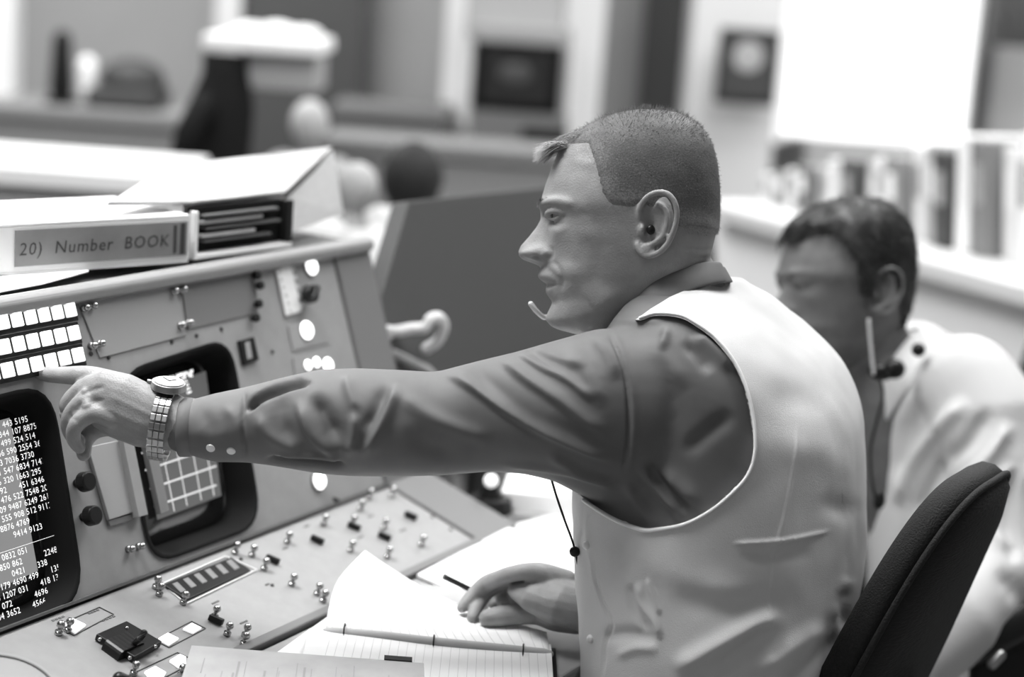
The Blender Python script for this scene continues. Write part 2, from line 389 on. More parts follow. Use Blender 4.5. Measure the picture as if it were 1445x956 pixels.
# picture on first screen: bright raster with columns of figures
q = upq([(-40, 604), (13, 590), (53, 806), (-5, 832)], h1)
cpart(MB().prism(q, N1*.0006).build('screen_picture', CRTG))
def glyphs(rows, cols, corner, h, size, seed, density=.8, du=.0, mask=None):
    rnd = random.Random(seed); g = MB(); (u0, v0) = corner
    for r in range(rows):
        for c in range(cols):
            if rnd.random() > density or (mask and not mask(r, c)): continue
            u = u0-c*size*.75; v = v0-r*size*1.25
            for k in range(rnd.randint(3, 5)):
                uu = u+rnd.uniform(-.25, .25)*size; vv = v+rnd.uniform(-.4, .4)*size
                if rnd.random() < .5: g.box(UV1(uu, vv, h), DIR*size*.26, UP1*size*.09, N1*.0003)
                else: g.box(UV1(uu, vv, h), DIR*size*.09, UP1*size*.32, N1*.0003)
    return g
rnd = random.Random(4); lines = []
for r_ in range(21):
    lines.append(' '.join(''.join(rnd.choice('0123456789') for _ in range(rnd.choice((3, 4)))) if rnd.random() > (.05 if r_ < 11 else .35) else '    ' for _ in range(6)) if r_ != 13 else '_'*24)
o = cpart(text_mesh('screen_figures', '\n'.join(lines), .0098, up(-68, 622, h1+.0012), DIR, UP1, TEXTW, None, 1.05)); o['kind'] = 'stuff'
# second screen: grid table
q = upq([(184, 560), (290, 524), (312, 700), (222, 734)], h2)
cpart(MB().prism(q, N1*.0006).build('screen_picture', CRTG2))
g = MB()
def stroke(g, x0, y0, x1, y1, h, w):
    a = up(x0, y0, h); b = up(x1, y1, h); d = (b-a)/2; s = N1.cross(d).normalized()*w; g.box((a+b)/2, d, s, N1*.0004)
for (a, b, c, d) in ((205, 664, 300, 632), (212, 690, 305, 658), (218, 715, 305, 685), (200, 640, 296, 606)): stroke(g, a, b, c, d, h2+.001, .0011)
for (a, b, c, d) in ((222, 600, 246, 722), (243, 600, 264, 714), (264, 590, 284, 706), (284, 590, 302, 700)): stroke(g, a, b, c, d, h2+.0012, .0006)
cpart(g.build('screen_table_lines', mat('screen_line_glow', .5, .5, emit=.33)))
g = MB(); rnd = random.Random(3)
for k in range(16):
    t = k/15; x = 196+72*t; y = 552-26*t
    for j in range(3): stroke(g, x+rnd.uniform(-2, 2), y+rnd.uniform(-5, 5), x+rnd.uniform(1, 4), y+rnd.uniform(-5, 5), h2+.001, .0012)
for k in range(5): stroke(g, 256+k*2, 535+k*5, 262+k*2, 533+k*5, h2+.001, .001)
o = cpart(g.build('screen_heading', TEXTW)); o['kind'] = 'stuff'
# sliding card holder beside the second screen
def plate(name, pts, h0, h1_, mt, fn=up, bev=.0008, nrm=None):
    nrm = nrm or (N1 if fn is up else N2)
    q = [fn(x, y, h0) for x, y in pts]
    return cpart(MB().prism(q, nrm*(h1_-h0)).build(name, mt, bev=bev))
plate('card_plate', [(120, 632), (166, 622), (184, 724), (150, 735)], .001, .006, mat('card_plate_paint', .29, .4))
plate('card_plate_edge', [(150, 735), (186, 725), (189, 733), (153, 744)], .001, .004, PANELD)
plate('slide_rail', [(164, 620), (178, 616), (200, 728), (187, 732)], .004, .014, PANEL)
plate('slide_rail', [(196, 618), (210, 613), (232, 722), (220, 727)], .002, .010, mat('rail_metal', .22, .3, metal=.3))
plate('rail_label', [(188, 668), (196, 665), (204, 706), (196, 709)], .004, .0046, mat('pale_label', .7, .6))
# black knobs on the upper panel
def knob(x, y, fn, nrm, r, h, mt=BLACK, base=True):
    c = fn(x, y, h); c0 = c-nrm*h
    k = MB().cyl(c0, nrm, r*.45, h*.6); k.cyl(c0+nrm*h*.45, nrm, r, h*.55, 24, r*.94)
    o = k.build('knob', mt, bev=r*.15); return cpart(o)
for x, y in ((127, 679), (136, 727)): knob(x, y, up, N1, .0115, .022)
def guard(x, y, fn, nrm, side, up_):
    """toggle switch: chrome bush, nut and bat lever"""
    c0 = fn(x, y); b = MB(); b.cyl(c0, nrm, .0055, .003, 6); b.cyl(c0, nrm, .0038, .007, 14)
    b.tube([c0+nrm*.006, c0+nrm*.014+up_*.002, c0+nrm*.019+up_*.004], [.0014, .002, .0026], 10)
    return cpart(b.build('toggle_switch', CHROME, smooth=True))
def button_pair(x, y, x2, y2, fn=up, nrm=N1):
    for (a, b_) in ((x, y), (x2, y2)):
        c0 = fn(a, b_); b = MB(); b.cyl(c0, nrm, .0042, .006, 14); b.ball(c0+nrm*.0075, .0042)
        cpart(b.build('latch_stud', CHROME, smooth=True))
for p in ((116, 436, 127, 433), (127, 489, 138, 486), (242, 412, 254, 410), (252, 460, 263, 457), (180, 776, 194, 772)): button_pair(*p)
for x, y in ((366, 388), (370, 402), (368, 428), (364, 448)): knob(x, y, up, N1, .0058, .012)
def screws(pts, fn, nrm, r=.0028):
    for x, y in pts: cpart(MB().cyl(fn(x, y), nrm, r, .002, 12, r*.7).build('panel_screw', mat('dark_screw', .05, .4, metal=.5)))
screws([(143, 411), (217, 397), (258, 389), (302, 379), (345, 370), (153, 505), (242, 483), (277, 474), (312, 465), (384, 497), (128, 500)], up, N1)
# module plates on upper panel
def frame_line(pts, fn, nrm, w=.0007, h=.0012, name='module_outline', mt=LINE):
    g = MB(); q = [fn(x, y) for x, y in pts]
    for i in range(len(q)):
        a, b = q[i], q[(i+1) % len(q)]; d = (b-a)/2; s = nrm.cross(d).normalized()*w; g.box((a+b)/2+nrm*h/2, d, s, nrm*h/2)
    return cpart(g.build(name, mt))
plate('blank_module', [(106, 417), (242, 391), (262, 474), (140, 506)], .0003, .002, mat('module_paint', .26, .45))
plate('tinted_module', [(253, 390), (356, 370), (364, 442), (264, 466)], .0003, .002, mat('module_tint', .15, .35))
plate('meter_window', [(334, 482), (355, 476), (362, 509), (341, 517)], .0005, .005, BLACK)
plate('meter_window_face', [(345, 484), (352, 482), (356, 505), (349, 508)], .005, .0056, PANEL)
# push-button block: black bezel strips and 18 lit keys
kc = [[(2, 455), (16, 451.5), (36.5, 449), (57, 445), (77, 441.5), (97, 438)],
      [(4, 491), (24, 487), (43, 482), (63, 478), (83, 474), (102, 470)],
      [(9, 524), (30, 520), (50, 515), (70, 510), (89, 506), (108, 501)]]
us, vs_ = (uv1(up(-60, 470))[0], uv1(up(103, 500))[0]+.018), None
kw, kh = .0068, .0100
rowlines = [((2, 455), (97, 438)), ((4, 491), (102, 470)), ((9, 524), (108, 501))]
for (p, q_) in rowlines:
    a = uv1(up(*p, .006)); b = uv1(up(*q_, .006))
    du = (b[0]-a[0])/5; dv = (b[1]-a[1])/5
    v = (a[1]+b[1])/2
    cpart(MB().box(UV1((a[0]+b[0])/2-du*1.5, v, .003), DIR*(du*4.6), UP1*(kh+.0032), N1*.003).build('key_row_frame', BLACK, bev=.001))
    for k in range(-3, 6):
        uu = a[0]+du*k
        if rowlines.index((p, q_)) == 0 and k == -0: pass
        b_ = cpart(MB().box(UV1(uu, v, .0085), DIR*(du*.33), UP1*kh*.82, N1*.003).build('push_button', LIT, bev=.0012))
def lamp(x, y, r, fn=up, nrm=N1, mt=LAMP, lens=True):
    c0 = fn(x, y); b = MB().cyl(c0, nrm, r*1.15, .003, 20); cpart(b.build('lamp_ring', PANELD, smooth=False))
    cpart(MB().ball(c0+nrm*.003, r, r, r*.5, (DIR, nrm.cross(DIR), nrm)).build('indicator_lamp', mt, smooth=True))
lamp(437, 377, .0115); lamp(430, 467, .0125); 
for x, y, r in ((432, 516, .007), (444, 512, .007), (460, 516, .010), (448, 679, .012)): lamp(x, y, r)
# pale dial plate, black pointer knob and label strip at the console's far end
plate('dial_plate', [(387, 380), (408, 374), (424, 440), (402, 447)], .001, .004, mat('pale_dial', .65, .5))
for k in range(6): lamp(391+k*3.2, 384+k*11, .0042, mt=mat('dial_pip', .5, .4))
for k in range(5): lamp(411+k*3, 380+k*13, .0035, mt=MATS['dial_pip'])
plate('label_strip', [(414, 356), (444, 352), (446, 361), (416, 365)], .001, .003, mat('pale_label', .7, .6))
o = knob(443, 414, up, N1, .013, .02); b = MB(); c0 = up(443, 414, .02); b.box(c0, (DIR+UP1).normalized()*.012, (DIR-UP1).normalized()*.004, N1*.006); cpart(b.build('pointer_knob', BLACK, bev=.002))
plate('lamp_module', [(405, 460), (455, 448), (462, 484), (412, 496)], .0003, .002, mat('module_tint_b', .25, .5))
plate('lamp_module', [(412, 505), (470, 492), (476, 530), (418, 543)], .0003, .002, MATS['module_tint_b'])
# ---- sloping switch panel
plate('readout_window', [(230, 829), (325, 790), (353, 808), (262, 850)], .0005, .004, BLACK, lo)
for k in range(6):
    t = k/5; cx = 251+76*t; cy = 831-32*t
    plate('readout_cell', [(cx-8, cy-6), (cx-1, cy-9), (cx+11, cy+3), (cx+4, cy+6)], .004, .0046, mat('readout_cell_glow', .16, .4, emit=.03), lo, bev=0)
frame_line([(228, 826), (318, 787), (362, 806), (262, 854)], lo, N2, .0008, .002, 'readout_bezel', mat('pale_bezel', .6, .4))
plate('lit_square_key', [(88, 884), (101, 875), (121, 885), (106, 896)], .001, .004, LIT, lo)
plate('lit_square_key', [(222, 904), (236, 896), (252, 904), (238, 913)], .001, .004, LIT, lo)
plate('lit_square_key', [(257, 890), (270, 882), (284, 889), (272, 896)], .001, .004, LIT, lo)
plate('lit_square_key', [(238, 935), (253, 926), (262, 930), (262, 942), (252, 945)], .001, .004, LIT, lo)
plate('lit_square_key', [(203, 951), (218, 943), (234, 952), (228, 962), (212, 962)], .001, .004, LIT, lo)
frame_line([(80, 884), (140, 858), (160, 868), (104, 898)], lo, N2, .0004, .0012)
frame_line([(218, 905), (270, 878), (290, 888), (238, 915)], lo, N2, .0004, .0012)
frame_line([(180, 955), (250, 922), (276, 934), (216, 966)], lo, N2, .0004, .0012)
plate('rotary_selector_base', [(133, 904), (176, 885), (226, 914), (187, 936)], .001, .009, BLACK, lo, bev=.001)
b = MB(); c0 = lo(176, 908, .009)
for k in range(5): b.cyl(c0+DIR*(.006*(k-2))-UP2*.012-N2*.006, UP2, .009, .024, 20); 
b.tube([lo(190, 908, .012), lo(197, 902, .026), lo(203, 894, .03)], [.003, .0035, .004], 12)
cpart(b.build('rotary_selector_lever', BLACK, bev=.0006))
for x, y in ((141, 903), (179, 887), (219, 913), (183, 929)): cpart(MB().ball(lo(x, y, .0095), .0022).build('selector_screw', CHROME, smooth=True))
def ball_stud(x, y, s=1.0):
    c0 = lo(x, y+5*s); b = MB(); b.cyl(c0, N2, .0045*s, .004, 14); b.cyl(c0, N2, .0024*s, .010, 12); b.ball(c0+N2*.0125, .0048*s)
    cpart(b.build('stud_switch', CHROME, smooth=True))
for x, y in ((82, 891), (95, 887), (219, 826), (224, 836), (258, 848), (331, 777), (355, 781), (372, 800), (302, 868), (320, 892), (345, 894), (411, 822), (447, 835), (455, 845), (343, 906), (405, 762), (456, 737), (508, 716), (496, 738), (541, 742), (594, 766), (494, 774), (546, 783), (520, 700), (552, 697), (188, 948), (254, 952)): ball_stud(x, y, .95)
def bar(x, y, l=.016):
    cpart(MB().box(lo(x, y, .005), (DIR*.3+UP2*-.95).normalized()*l*.6, DIR*.0025, N2*.004).build('slide_switch', BLACK, bev=.001))
for x, y in ((448, 762), (500, 743), (543, 757), (385, 790), (305, 875), (470, 706), (580, 728)): bar(x, y, .014)
screws([(440, 870), (389, 897), (340, 790), (430, 700), (560, 690), (610, 730), (384, 827), (636, 748)], lo, N2, .0026)
def mark(x, y, l, name='panel_lettering', ax=DIR, n=4):
    g = MB(); p = lo(x, y, .0006); rnd = random.Random(int(x*7+y))
    for k in range(n):
        g.box(p+ax*(k*l/n), ax*(l/n*.32), (N2.cross(ax))*.0011, N2*.0003)
    o = cpart(g.build(name, mat('panel_ink', .12, .6)))
for x, y, l in ((126, 866, .018), (146, 876, .022), (75, 876, .02), (430, 744, .012), (400, 775, .012), (368, 806, .014), (375, 826, .008), (470, 690, .015), (520, 730, .014), (565, 750, .016), (300, 852, .014), (340, 880, .014), (505, 760, .015)): mark(x, y, l)
# large round dial in the near corner
b = MB().cyl(lo(8, 968), N2, .052, .005, 48, .050); cpart(b.build('round_dial', mat('dial_grey', .26, .5), smooth=False, bev=.001))
b = MB(); c = lo(8, 968, .005)
b.loft([[c+DIR*(r*math.cos(t))+UP2*(r*math.sin(t))+N2*h for t in np.linspace(0, 2*math.pi, 48, endpoint=False)] for r, h in ((.050, 0), (.0505, .0015), (.0485, .0015), (.0485, 0))], cap=False)
cpart(b.build('dial_rim', LINE))
cpart(MB().tube([lo(180, 962, .004), lo(168, 958, .008)], [.006, .007], 14).build('black_cap', BLACK, smooth=True))

# ================================================================ WORKTOP
E0 = atz(793, 956, DESK); we = (E0-A0).dot(NH)
wt = empty('worktop', (A0.x, A0.y, 0)); tag(wt, 'grey desk shelf running along the front of the console under the papers', 'desk')
def attach(root, o):
    o.parent = root; o.matrix_parent_inverse = Matrix.Translation(-root.location); return o
attach(wt, MB().box(A0+DIR*.1+NH*(we/2+.001)-Z*.013, DIR*1.2, NH*(we/2-.003), Z*.0115).build('top', DESKM, bev=.003))
for u in (-1.0, .3, 1.2):
    attach(wt, MB().prism([A0+DIR*u+NH*.0-Z*.025, A0+DIR*u+NH*we*.8-Z*.025, Vector(((A0+DIR*u).x, (A0+DIR*u).y, .45))], DIR*.02).build('bracket', PANELD))

# ================================================================ THINGS ON THE CONSOLE TOP
def lying_binder(root, a, b, h, depth, cover, pages, spine=True, cvt=.004, tilt=0):
    """ring binder lying flat: a..b is the edge facing us, depth runs away"""
    ax = (b-a); L = ax.length; ax.normalize(); ay = Z.cross(ax); zz = Z
    if ay.dot(F) < 0: ay = -ay
    c = (a+b)/2
    m_ = MB(); m_.box(c+ay*depth/2+zz*cvt/2, ax*L/2, ay*depth/2, zz*cvt/2); m_.box(c+ay*depth/2+zz*(h-cvt/2), ax*L/2, ay*depth/2, zz*cvt/2)
    if spine: m_.box(c+ay*cvt/2+zz*h/2, ax*L/2, ay*cvt/2, zz*(h/2-cvt*.9))
    attach(root, m_.build('cover', cover, bev=.0015))
    attach(root, MB().box(c+ay*(depth/2+.006)+zz*h/2, ax*(L/2-.006), ay*(depth/2-.012), zz*(h/2-cvt*1.3)).build('page_block', pages, bev=.001))
    return ax, ay, L
ZT = ztop+.001
a = atz(-22, 392, ZT); b = atz(266, 371, ZT)
rb = empty('ring_binder', a); tag(rb, 'white ring binder with handwritten grey spine label, lying on the console top', 'binder', None)
axb, ayb, Lb = lying_binder(rb, a, b, .060, .17, COVER, PAPER)
# spine label with handwriting
lc = a+axb*(Lb*.56)-ayb*.001+Z*.031
attach(rb, MB().box(lc, axb*Lb*.425, ayb*.0007, Z*.021).build('spine_label', LABELG))
INKL = mat('pen_ink_on_label', .045, .7)
o = text_mesh('spine_writing', '20)  Number  BOOK', .021, lc-axb*Lb*.41-Z*.008-ayb*.0012, axb, Z, INKL, None, 1.12, .12); attach(rb, o)
attach(rb, MB().box(lc+axb*Lb*.36-ayb*.0012, axb*.0016, ayb*.0004, Z*.017).build('label_rule', INKL))
attach(rb, MB().box(lc+axb*Lb*.40-ayb*.0012, axb*.0030, ayb*.0004, Z*.019).build('label_rule', INKL))
# big binder: dark dividers facing us, cover sloping up, fanned pages at the right end
a = atz(274, 368, ZT); b = atz(412, 349, ZT)
rb = empty('ring_binder', a); tag(rb, 'large pale binder with dark dividers in front and fanned pages at its right end', 'binder')
bx = (b-a).normalized(); by = Z.cross(bx); by = by if by.dot(F) > 0 else -by; bl = (b-a).length
db = depth_of(b); da = depth_of(a)
fr = P(402, 275, db+.004); f0 = P(270, 290, da+.004); br = P(468, 211, db+.26)
pn = (fr-f0).cross(br-fr).normalized(); pn = pn if pn.z > 0 else -pn
bk = onplane(236, 237, fr, pn); lf = onplane(150, 291, fr, pn)
top = [f0, fr, br, bk, lf]
attach(rb, MB().prism(top, pn*.005).build('cover', mat('pale_binder_board', .36, .6, var=.15, vscale=12), bev=.0015))
attach(rb, MB().box((fr+br)/2-pn*.002+bx*.002, (br-fr)/2, bx*.0025, pn*.005).build('cover_edge', BLACK))
attach(rb, MB().box((a+b)/2+Z*.0035+by*.10, bx*bl/2, by*.10, Z*.0033).build('lower_board', COVER, bev=.0015))
hf = fr.z-ZT-.012
def drop(p, z): q = p.copy(); q.z = z; return q
ins = [fr-bx*.004+by*.012, br-bx*.006-by*.008, bk+bx*.02-by*.01, f0+bx*.008+by*.02]
bot = [drop(ins[0], ZT+.008)+bx*.004, drop(ins[1], ZT+.008)+bx*.032, drop(ins[2], ZT+.008), drop(ins[3], ZT+.008)]
attach(rb, MB().add([p-pn*.001 for p in ins]+bot, [(0, 1, 2, 3), (7, 6, 5, 4), (0, 4, 5, 1), (1, 5, 6, 2), (2, 6, 7, 3), (3, 7, 4, 0)]).build('page_block', mat('page_edges', .62, .8, bump=.8, bscale=60, stretch=(1, 1, 14), var=.1, vscale=60)))
attach(rb, MB().box(drop(a+by*.016+bx*bl/2, ZT+.008+hf/2), bx*(bl/2-.008), by*.003, Z*hf/2).build('inner_black_board', BLACKM))  # matt black board for the dark inside of the binder
attach(rb, MB().box(b-bx*.006+by*.008+Z*(hf/2+.008), bx*.006, by*.008, Z*hf/2).build('corner_post', BLACK, bev=.001))
attach(rb, MB().box(a+bx*.003+by*.005+Z*(hf/2+.006), bx*.003, by*.005, Z*(hf/2)).build('spine_edge', COVER, bev=.001))
for k, (hh, gk, off, l_) in enumerate(((.018, 0, .010, .80), (.026, 1, .006, .62), (.036, 0, .012, .90), (.045, 2, .004, .72), (.054, 0, .010, .88))):
    hh = hh*hf/.062+.006
    attach(rb, MB().box(a+bx*(.010+off+(bl-.03)*l_/2)+by*.006+Z*hh, bx*((bl-.03)*l_/2), by*.005, Z*(.0022 if gk else .0013)).build('divider', (mat('divider_grey', .10, .5), PAPERG, mat('divider_mid', .2, .5))[gk]))
# loose sheet under the labelled binder, hanging over the rail
q = [atz(-60, 425, ZT-.0005)+Z*.0, atz(118, 388, ZT), atz(130, 372, ZT), atz(-60, 398, ZT)]
ps = tag(MB().prism([atz(-50, 423, ZT-.0005), atz(60, 402, ZT-.0005), atz(125, 384, ZT-.0005), atz(125, 376, ZT-.0005), atz(-50, 398, ZT-.0005)], Z*.0012).build('paper_sheet', PAPER), 'thin white sheet poking out beneath the labelled binder over the console rail', 'paper')

# ================================================================ PAPERS ON THE WORKTOP
def sheet(name, pts, z, th, mt, label, cat, group=None, bev=.0005):
    o = MB().prism([atz(x, y, z) for x, y in pts], Z*th).build(name, mt, bev=bev); tag(o, label, cat, group); return o
D1 = DESK+.0006
sheet('paper_sheet', [(378, 931), (462, 872), (520, 872), (520, 960), (350, 970)], D1, .0012, PAPER, 'blank white sheet tucked between console edge and open notebook', 'paper')
sheet('paper_stack', [(588, 815), (716, 749), (850, 772), (850, 880), (660, 872), (640, 838)], D1, .004, PAPER, 'large white paper stack lying behind the right hand', 'paper')
sheet('paper_sheet', [(716, 744), (792, 724), (930, 745), (930, 792), (852, 770)], D1, .0012, mat('white_paper_b', .7, .8), 'white sheet lying behind the paper stack, close to the vest', 'paper')
# open thick document further back
doc = empty('document', atz(760, 712, DESK)); tag(doc, 'thick pale document standing open at the far end of the desk shelf', 'document')
attach(doc, MB().prism([atz(x, y, D1) for x, y in ((706, 722), (716, 692), (905, 690), (905, 735), (780, 728))], Z*.030).build('page_block', PAPER, bev=.002))
attach(doc, MB().prism([atz(x, y, D1) for x, y in ((700, 725), (712, 690), (910, 688), (910, 738), (780, 732))], Z*.0008).build('cover', PAPERG))
# notebook
nb = empty('open_notebook', atz(610, 930, DESK)); tag(nb, 'open ruled notebook under the right hand, its far page curling up', 'notebook')
attach(nb, MB().prism([atz(x, y, D1+.0015) for x, y in ((434, 900), (460, 889), (777, 921), (784, 1030), (404, 1030))], Z*.010).build('lower_pages', PAPER, bev=.001))
attach(nb, MB().prism([atz(x, y, D1) for x, y in ((436, 902), (461, 888), (784, 917), (790, 1034), (408, 1034))], Z*.0014).build('cover', BLACK))
def HZ(x, y, h): return atz(x, y, DESK+h)
botE = [HZ(460, 888, .0135), HZ(540, 894, .0165), HZ(620, 903, .0175), HZ(700, 911, .0165), HZ(776, 919, .0135)]
topE = [HZ(515, 778, .058), HZ(560, 808, .042), HZ(612, 838, .025), HZ(680, 866, .014), HZ(771, 893, .0135)]
leftE = [HZ(460, 888, .0135), HZ(464, 858, .028), HZ(478, 818, .046), HZ(515, 778, .058)]
def curve3(pts, n): 
    pp = smoothpts(pts, 12); idx = np.linspace(0, len(pp)-1, n); return [Vector(pp[int(round(i))]) for i in idx]
NS, NT = 25, 13
bE, tE, lE = curve3(botE, NS), curve3(topE, NS), curve3(leftE, NT)
rE = [botE[-1].lerp(topE[-1], k/(NT-1)) for k in range(NT)]
pg = []
for j in range(NT):
    t = j/(NT-1)
    for i in range(NS):
        s = i/(NS-1)
        p = bE[i]*(1-t)+tE[i]*t+lE[j]*(1-s)+rE[j]*s-(bE[0]*(1-s)*(1-t)+bE[-1]*s*(1-t)+tE[0]*(1-s)*t+tE[-1]*s*t); pg.append(p)
o = attach(nb, mesh('curled_page', pg, [(j*NS+i, j*NS+i+1, (j+1)*NS+i+1, (j+1)*NS+i) for j in range(NT-1) for i in range(NS-1)], PAPER))
sd = o.modifiers.new('s', 'SOLIDIFY'); sd.thickness = .0012; sd.offset = 0
g = MB()
for i in range(1, NS-1):
    for (k0, k1) in ((.04, .96),):
        for j in range(NT-1):
            a_, b_ = pg[j*NS+i]+Z*.0009, pg[(j+1)*NS+i]+Z*.0009
            d = (b_-a_)/2; g.box((a_+b_)/2, d, Vector((1, 0, 0))*.0002, Z*.0001)
o = attach(nb, g.build('ruled_line', INKF)); o['kind'] = 'stuff'
g = MB()
for i in range(26):
    s = i/25; a_ = HZ(468+302*s, 893+28*s, .0124); b_ = HZ(430+350*s, 1028, .0124); g.box((a_+b_)/2, (b_-a_)/2, Vector((.0002, 0, 0)), Z*.0001)
o = attach(nb, g.build('ruled_line', INKF)); o['kind'] = 'stuff'
# roll of the leaves at the fold and the three binding rings
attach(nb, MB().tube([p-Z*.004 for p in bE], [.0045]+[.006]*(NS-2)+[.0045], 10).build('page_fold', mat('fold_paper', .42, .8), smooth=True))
for x, y in ((486, 892), (612, 908), (738, 921)):
    c = HZ(x, y, .0135); b = MB(); pts = [c+Vector((.0, 0.0, 0))+Vector((0, .009*math.cos(t), .009*math.sin(t))) for t in np.linspace(-.3, 3.4, 12)]
    attach(nb, b.tube(pts, [.0009]*12, 8).build('binding_ring', BLACK, smooth=True))
sheet('rolled_page_stack', [(588, 832), (668, 842), (690, 862), (640, 862), (606, 848)], DESK+.0006+.0045, .008, PAPERG, 'small grey leaf bundle beneath the curled notebook page', 'paper')
# clipped checklist in front
cb = empty('checklist_pad', P(430, 960, 1.92)); tag(cb, 'grey ruled checklist pad with black tab, nearest the camera at the bottom edge', 'checklist')
q = [P(270, 911, 1.97), P(598, 936, 1.96), P(606, 1060, 1.74), P(225, 1060, 1.74)]
nq = (q[1]-q[0]).cross(q[3]-q[0]).normalized(); nq = nq if nq.z > 0 else -nq
q[2] = q[2]-nq*(q[2]-q[0]).dot(nq); q[3] = q[3]-nq*(q[3]-q[0]).dot(nq); q[1] = q[1]-nq*(q[1]-q[0]).dot(nq)
attach(cb, MB().prism([p-nq*.006 for p in q], nq*.006).build('page_block', PAPERG, bev=.0006))
attach(cb, MB().prism([p-nq*.0085 for p in q], nq*.0022).build('backing', BLACK))
t0 = q[0].lerp(q[1], .83); t1 = q[0].lerp(q[1], .95); ud = (q[0]-q[3]).normalized()
attach(cb, MB().prism([t0-ud*.001, t1-ud*.001, t1+ud*.009, t0+ud*.009], nq*.0015).build('index_tab', BLACK))
g = MB(); rnd = random.Random(5)
for k in range(24):
    s = rnd.uniform(.06, .97); a_ = q[0].lerp(q[1], s); b_ = q[3].lerp(q[2], s); t = rnd.uniform(.08, .3); t2 = t+rnd.uniform(.05, .4)
    x0, x1 = a_.lerp(b_, t), a_.lerp(b_, min(.95, t2)); g.box((x0+x1)/2+nq*.0003, (x1-x0)/2, (q[1]-q[0]).normalized()*rnd.choice((.0003, .0004, .0012)), nq*.0002)
o = attach(cb, g.build('writing_line', mat('pencil_grey', .25, .8))); o['kind'] = 'stuff'

# ================================================================ BEYOND THE CONSOLE END
# dark upright board
tb_ = math.radians(12); NB = NH*math.cos(tb_)+Z*math.sin(tb_)
B0 = atz(640, 700, DESK)+DIR*.10-NH*.05
UPB = -NH*math.sin(tb_)+Z*math.cos(tb_)
def bo(x, y): return onplane(x, y, B0, NB)
tl, l1, l2 = bo(577, 284), bo(528, 452), bo(512, 560)
tr = bo(800, 261); trr = tl+(tr-tl)*2.2
def onbase(p): 
    t = (p.z-DESK-.002)/UPB.z; return p-UPB*t
pts = [tl, l1, onbase(l2), onbase(trr), trr]
brd = MB().prism(pts, -NB*.03).build('partition_board', DARKP, bev=.002); tag(brd, 'large dark grey upright board behind the first man, beyond the console end', 'partition')
TUBE = mat('pale_tube', .55, .35)
def pts_at(l, d): return [P(x, y, d if len(q_) < 1 else q_[0]) for x, y, *q_ in l]
bt = empty('tubular_bracket', P(570, 520, 2.72)); tag(bt, 'pale bent tube bracket with hooked end beside the dark board', 'bracket')
attach(bt, MB().tube([P(x, y, d) for x, y, d in smoothpts([(522, 454, 2.66), (536, 464, 2.66), (556, 468, 2.67), (580, 464, 2.68), (600, 462, 2.68), (608, 450, 2.68), (620, 449, 2.69), (626, 462, 2.70), (617, 482, 2.71), (602, 492, 2.72)], 4)], [.0085]*37, 12).build('hooked_tube', TUBE, smooth=True))
attach(bt, MB().tube([P(530, 490, 2.66), P(560, 502, 2.68), P(602, 522, 2.7), P(640, 560, 2.72), P(640, 640, 2.74), P(636, 690, 2.745)], [.0075]*6, 10).build('brace', mat('grey_tube', .25, .4), smooth=True))
attach(bt, MB().tube([P(556, 468, 2.67), P(536, 482, 2.66), P(530, 492, 2.66)], [.007]*3, 10).build('link', TUBE, smooth=True))
ph = empty('desk_dial', atz(672, 715, DESK)); tag(ph, 'dark round desk fitting with a small pale glowing knob, under the outstretched arm', 'desk fitting')
c = atz(690, 722, DESK+.001)
attach(ph, MB().cyl(c, Z, .034, .022, 28, .030).build('base', BLACK, bev=.003)); attach(ph, MB().cyl(c+Z*.022, Z, .016, .016, 20, .012).build('stem', BLACK))
attach(ph, MB().ball(c+Z*.046-F*.01, .010).build('knob', LIT, smooth=True))  # bright spot made as a ball that glows, though no lamp

# ================================================================ HEADS
FY = [158, 161, 167, 176, 185, 195, 205, 215, 238, 264, 283, 294, 302, 310, 321, 336, 347, 356, 366, 373, 381, 390, 400, 406, 417, 426, 441, 452, 462, 467, 472, 478]
FX = [905, 880, 858, 838, 818, 800, 792, 787, 777, 768, 763, 760, 764, 769, 770, 770, 770, 770, 770, 769, 765, 764, 771, 774, 778, 781, 777, 775, 781, 792, 812, 838]
BY = [158, 161, 167, 176, 185, 200, 215, 240, 270, 300, 330, 350, 372, 385, 400, 430, 460, 478]
BX = [915, 945, 966, 982, 991, 1001, 1007, 1012, 1014, 1014, 1011, 1006, 1000, 990, 968, 935, 895, 860]
WY = [158, 161, 167, 176, 185, 200, 220, 250, 280, 310, 340, 370, 400, 430, 450, 462, 470, 478]
WX = [3, 26, 45, 60, 69, 79, 87, 93, 95, 94, 91, 86, 77, 66, 54, 43, 30, 10]
NOSE_Y = [298, 308, 321, 336, 347, 356, 363, 368, 372, 378]; NOSE_V = [0, 6, 14, 26, 36, 39.5, 38, 32, 18, 2]
LIP_Y = [376, 385, 391, 397, 401, 404, 409, 415, 421, 426]; LIP_V = [0, 2.5, 5, 3.5, -2, 0, 4, 5, 3, 0]
KPX = 2.08/FPX
def G(v, s): return math.exp(-(v/s)**2)
def smooth_table(ys, xs, sig):
    g = np.arange(158, 478.01, .5); v = np.interp(g, ys, xs); k = np.arange(-40, 41)*.5; ker = np.exp(-(k/sig)**2/2); ker /= ker.sum()
    pad = np.concatenate([2*v[0]-v[40:0:-1], v, 2*v[-1]-v[-2:-42:-1]]); sm = np.convolve(pad, ker, 'valid'); w = np.clip(np.minimum(g-166, 470-g)/12, 0, 1); return g, v*(1-w)+sm*w
FG, FS_ = smooth_table(FY, FX, 1.6); BG, BS_ = smooth_table(BY, BX, 7); WG, WS_ = smooth_table(WY, WX, 9)
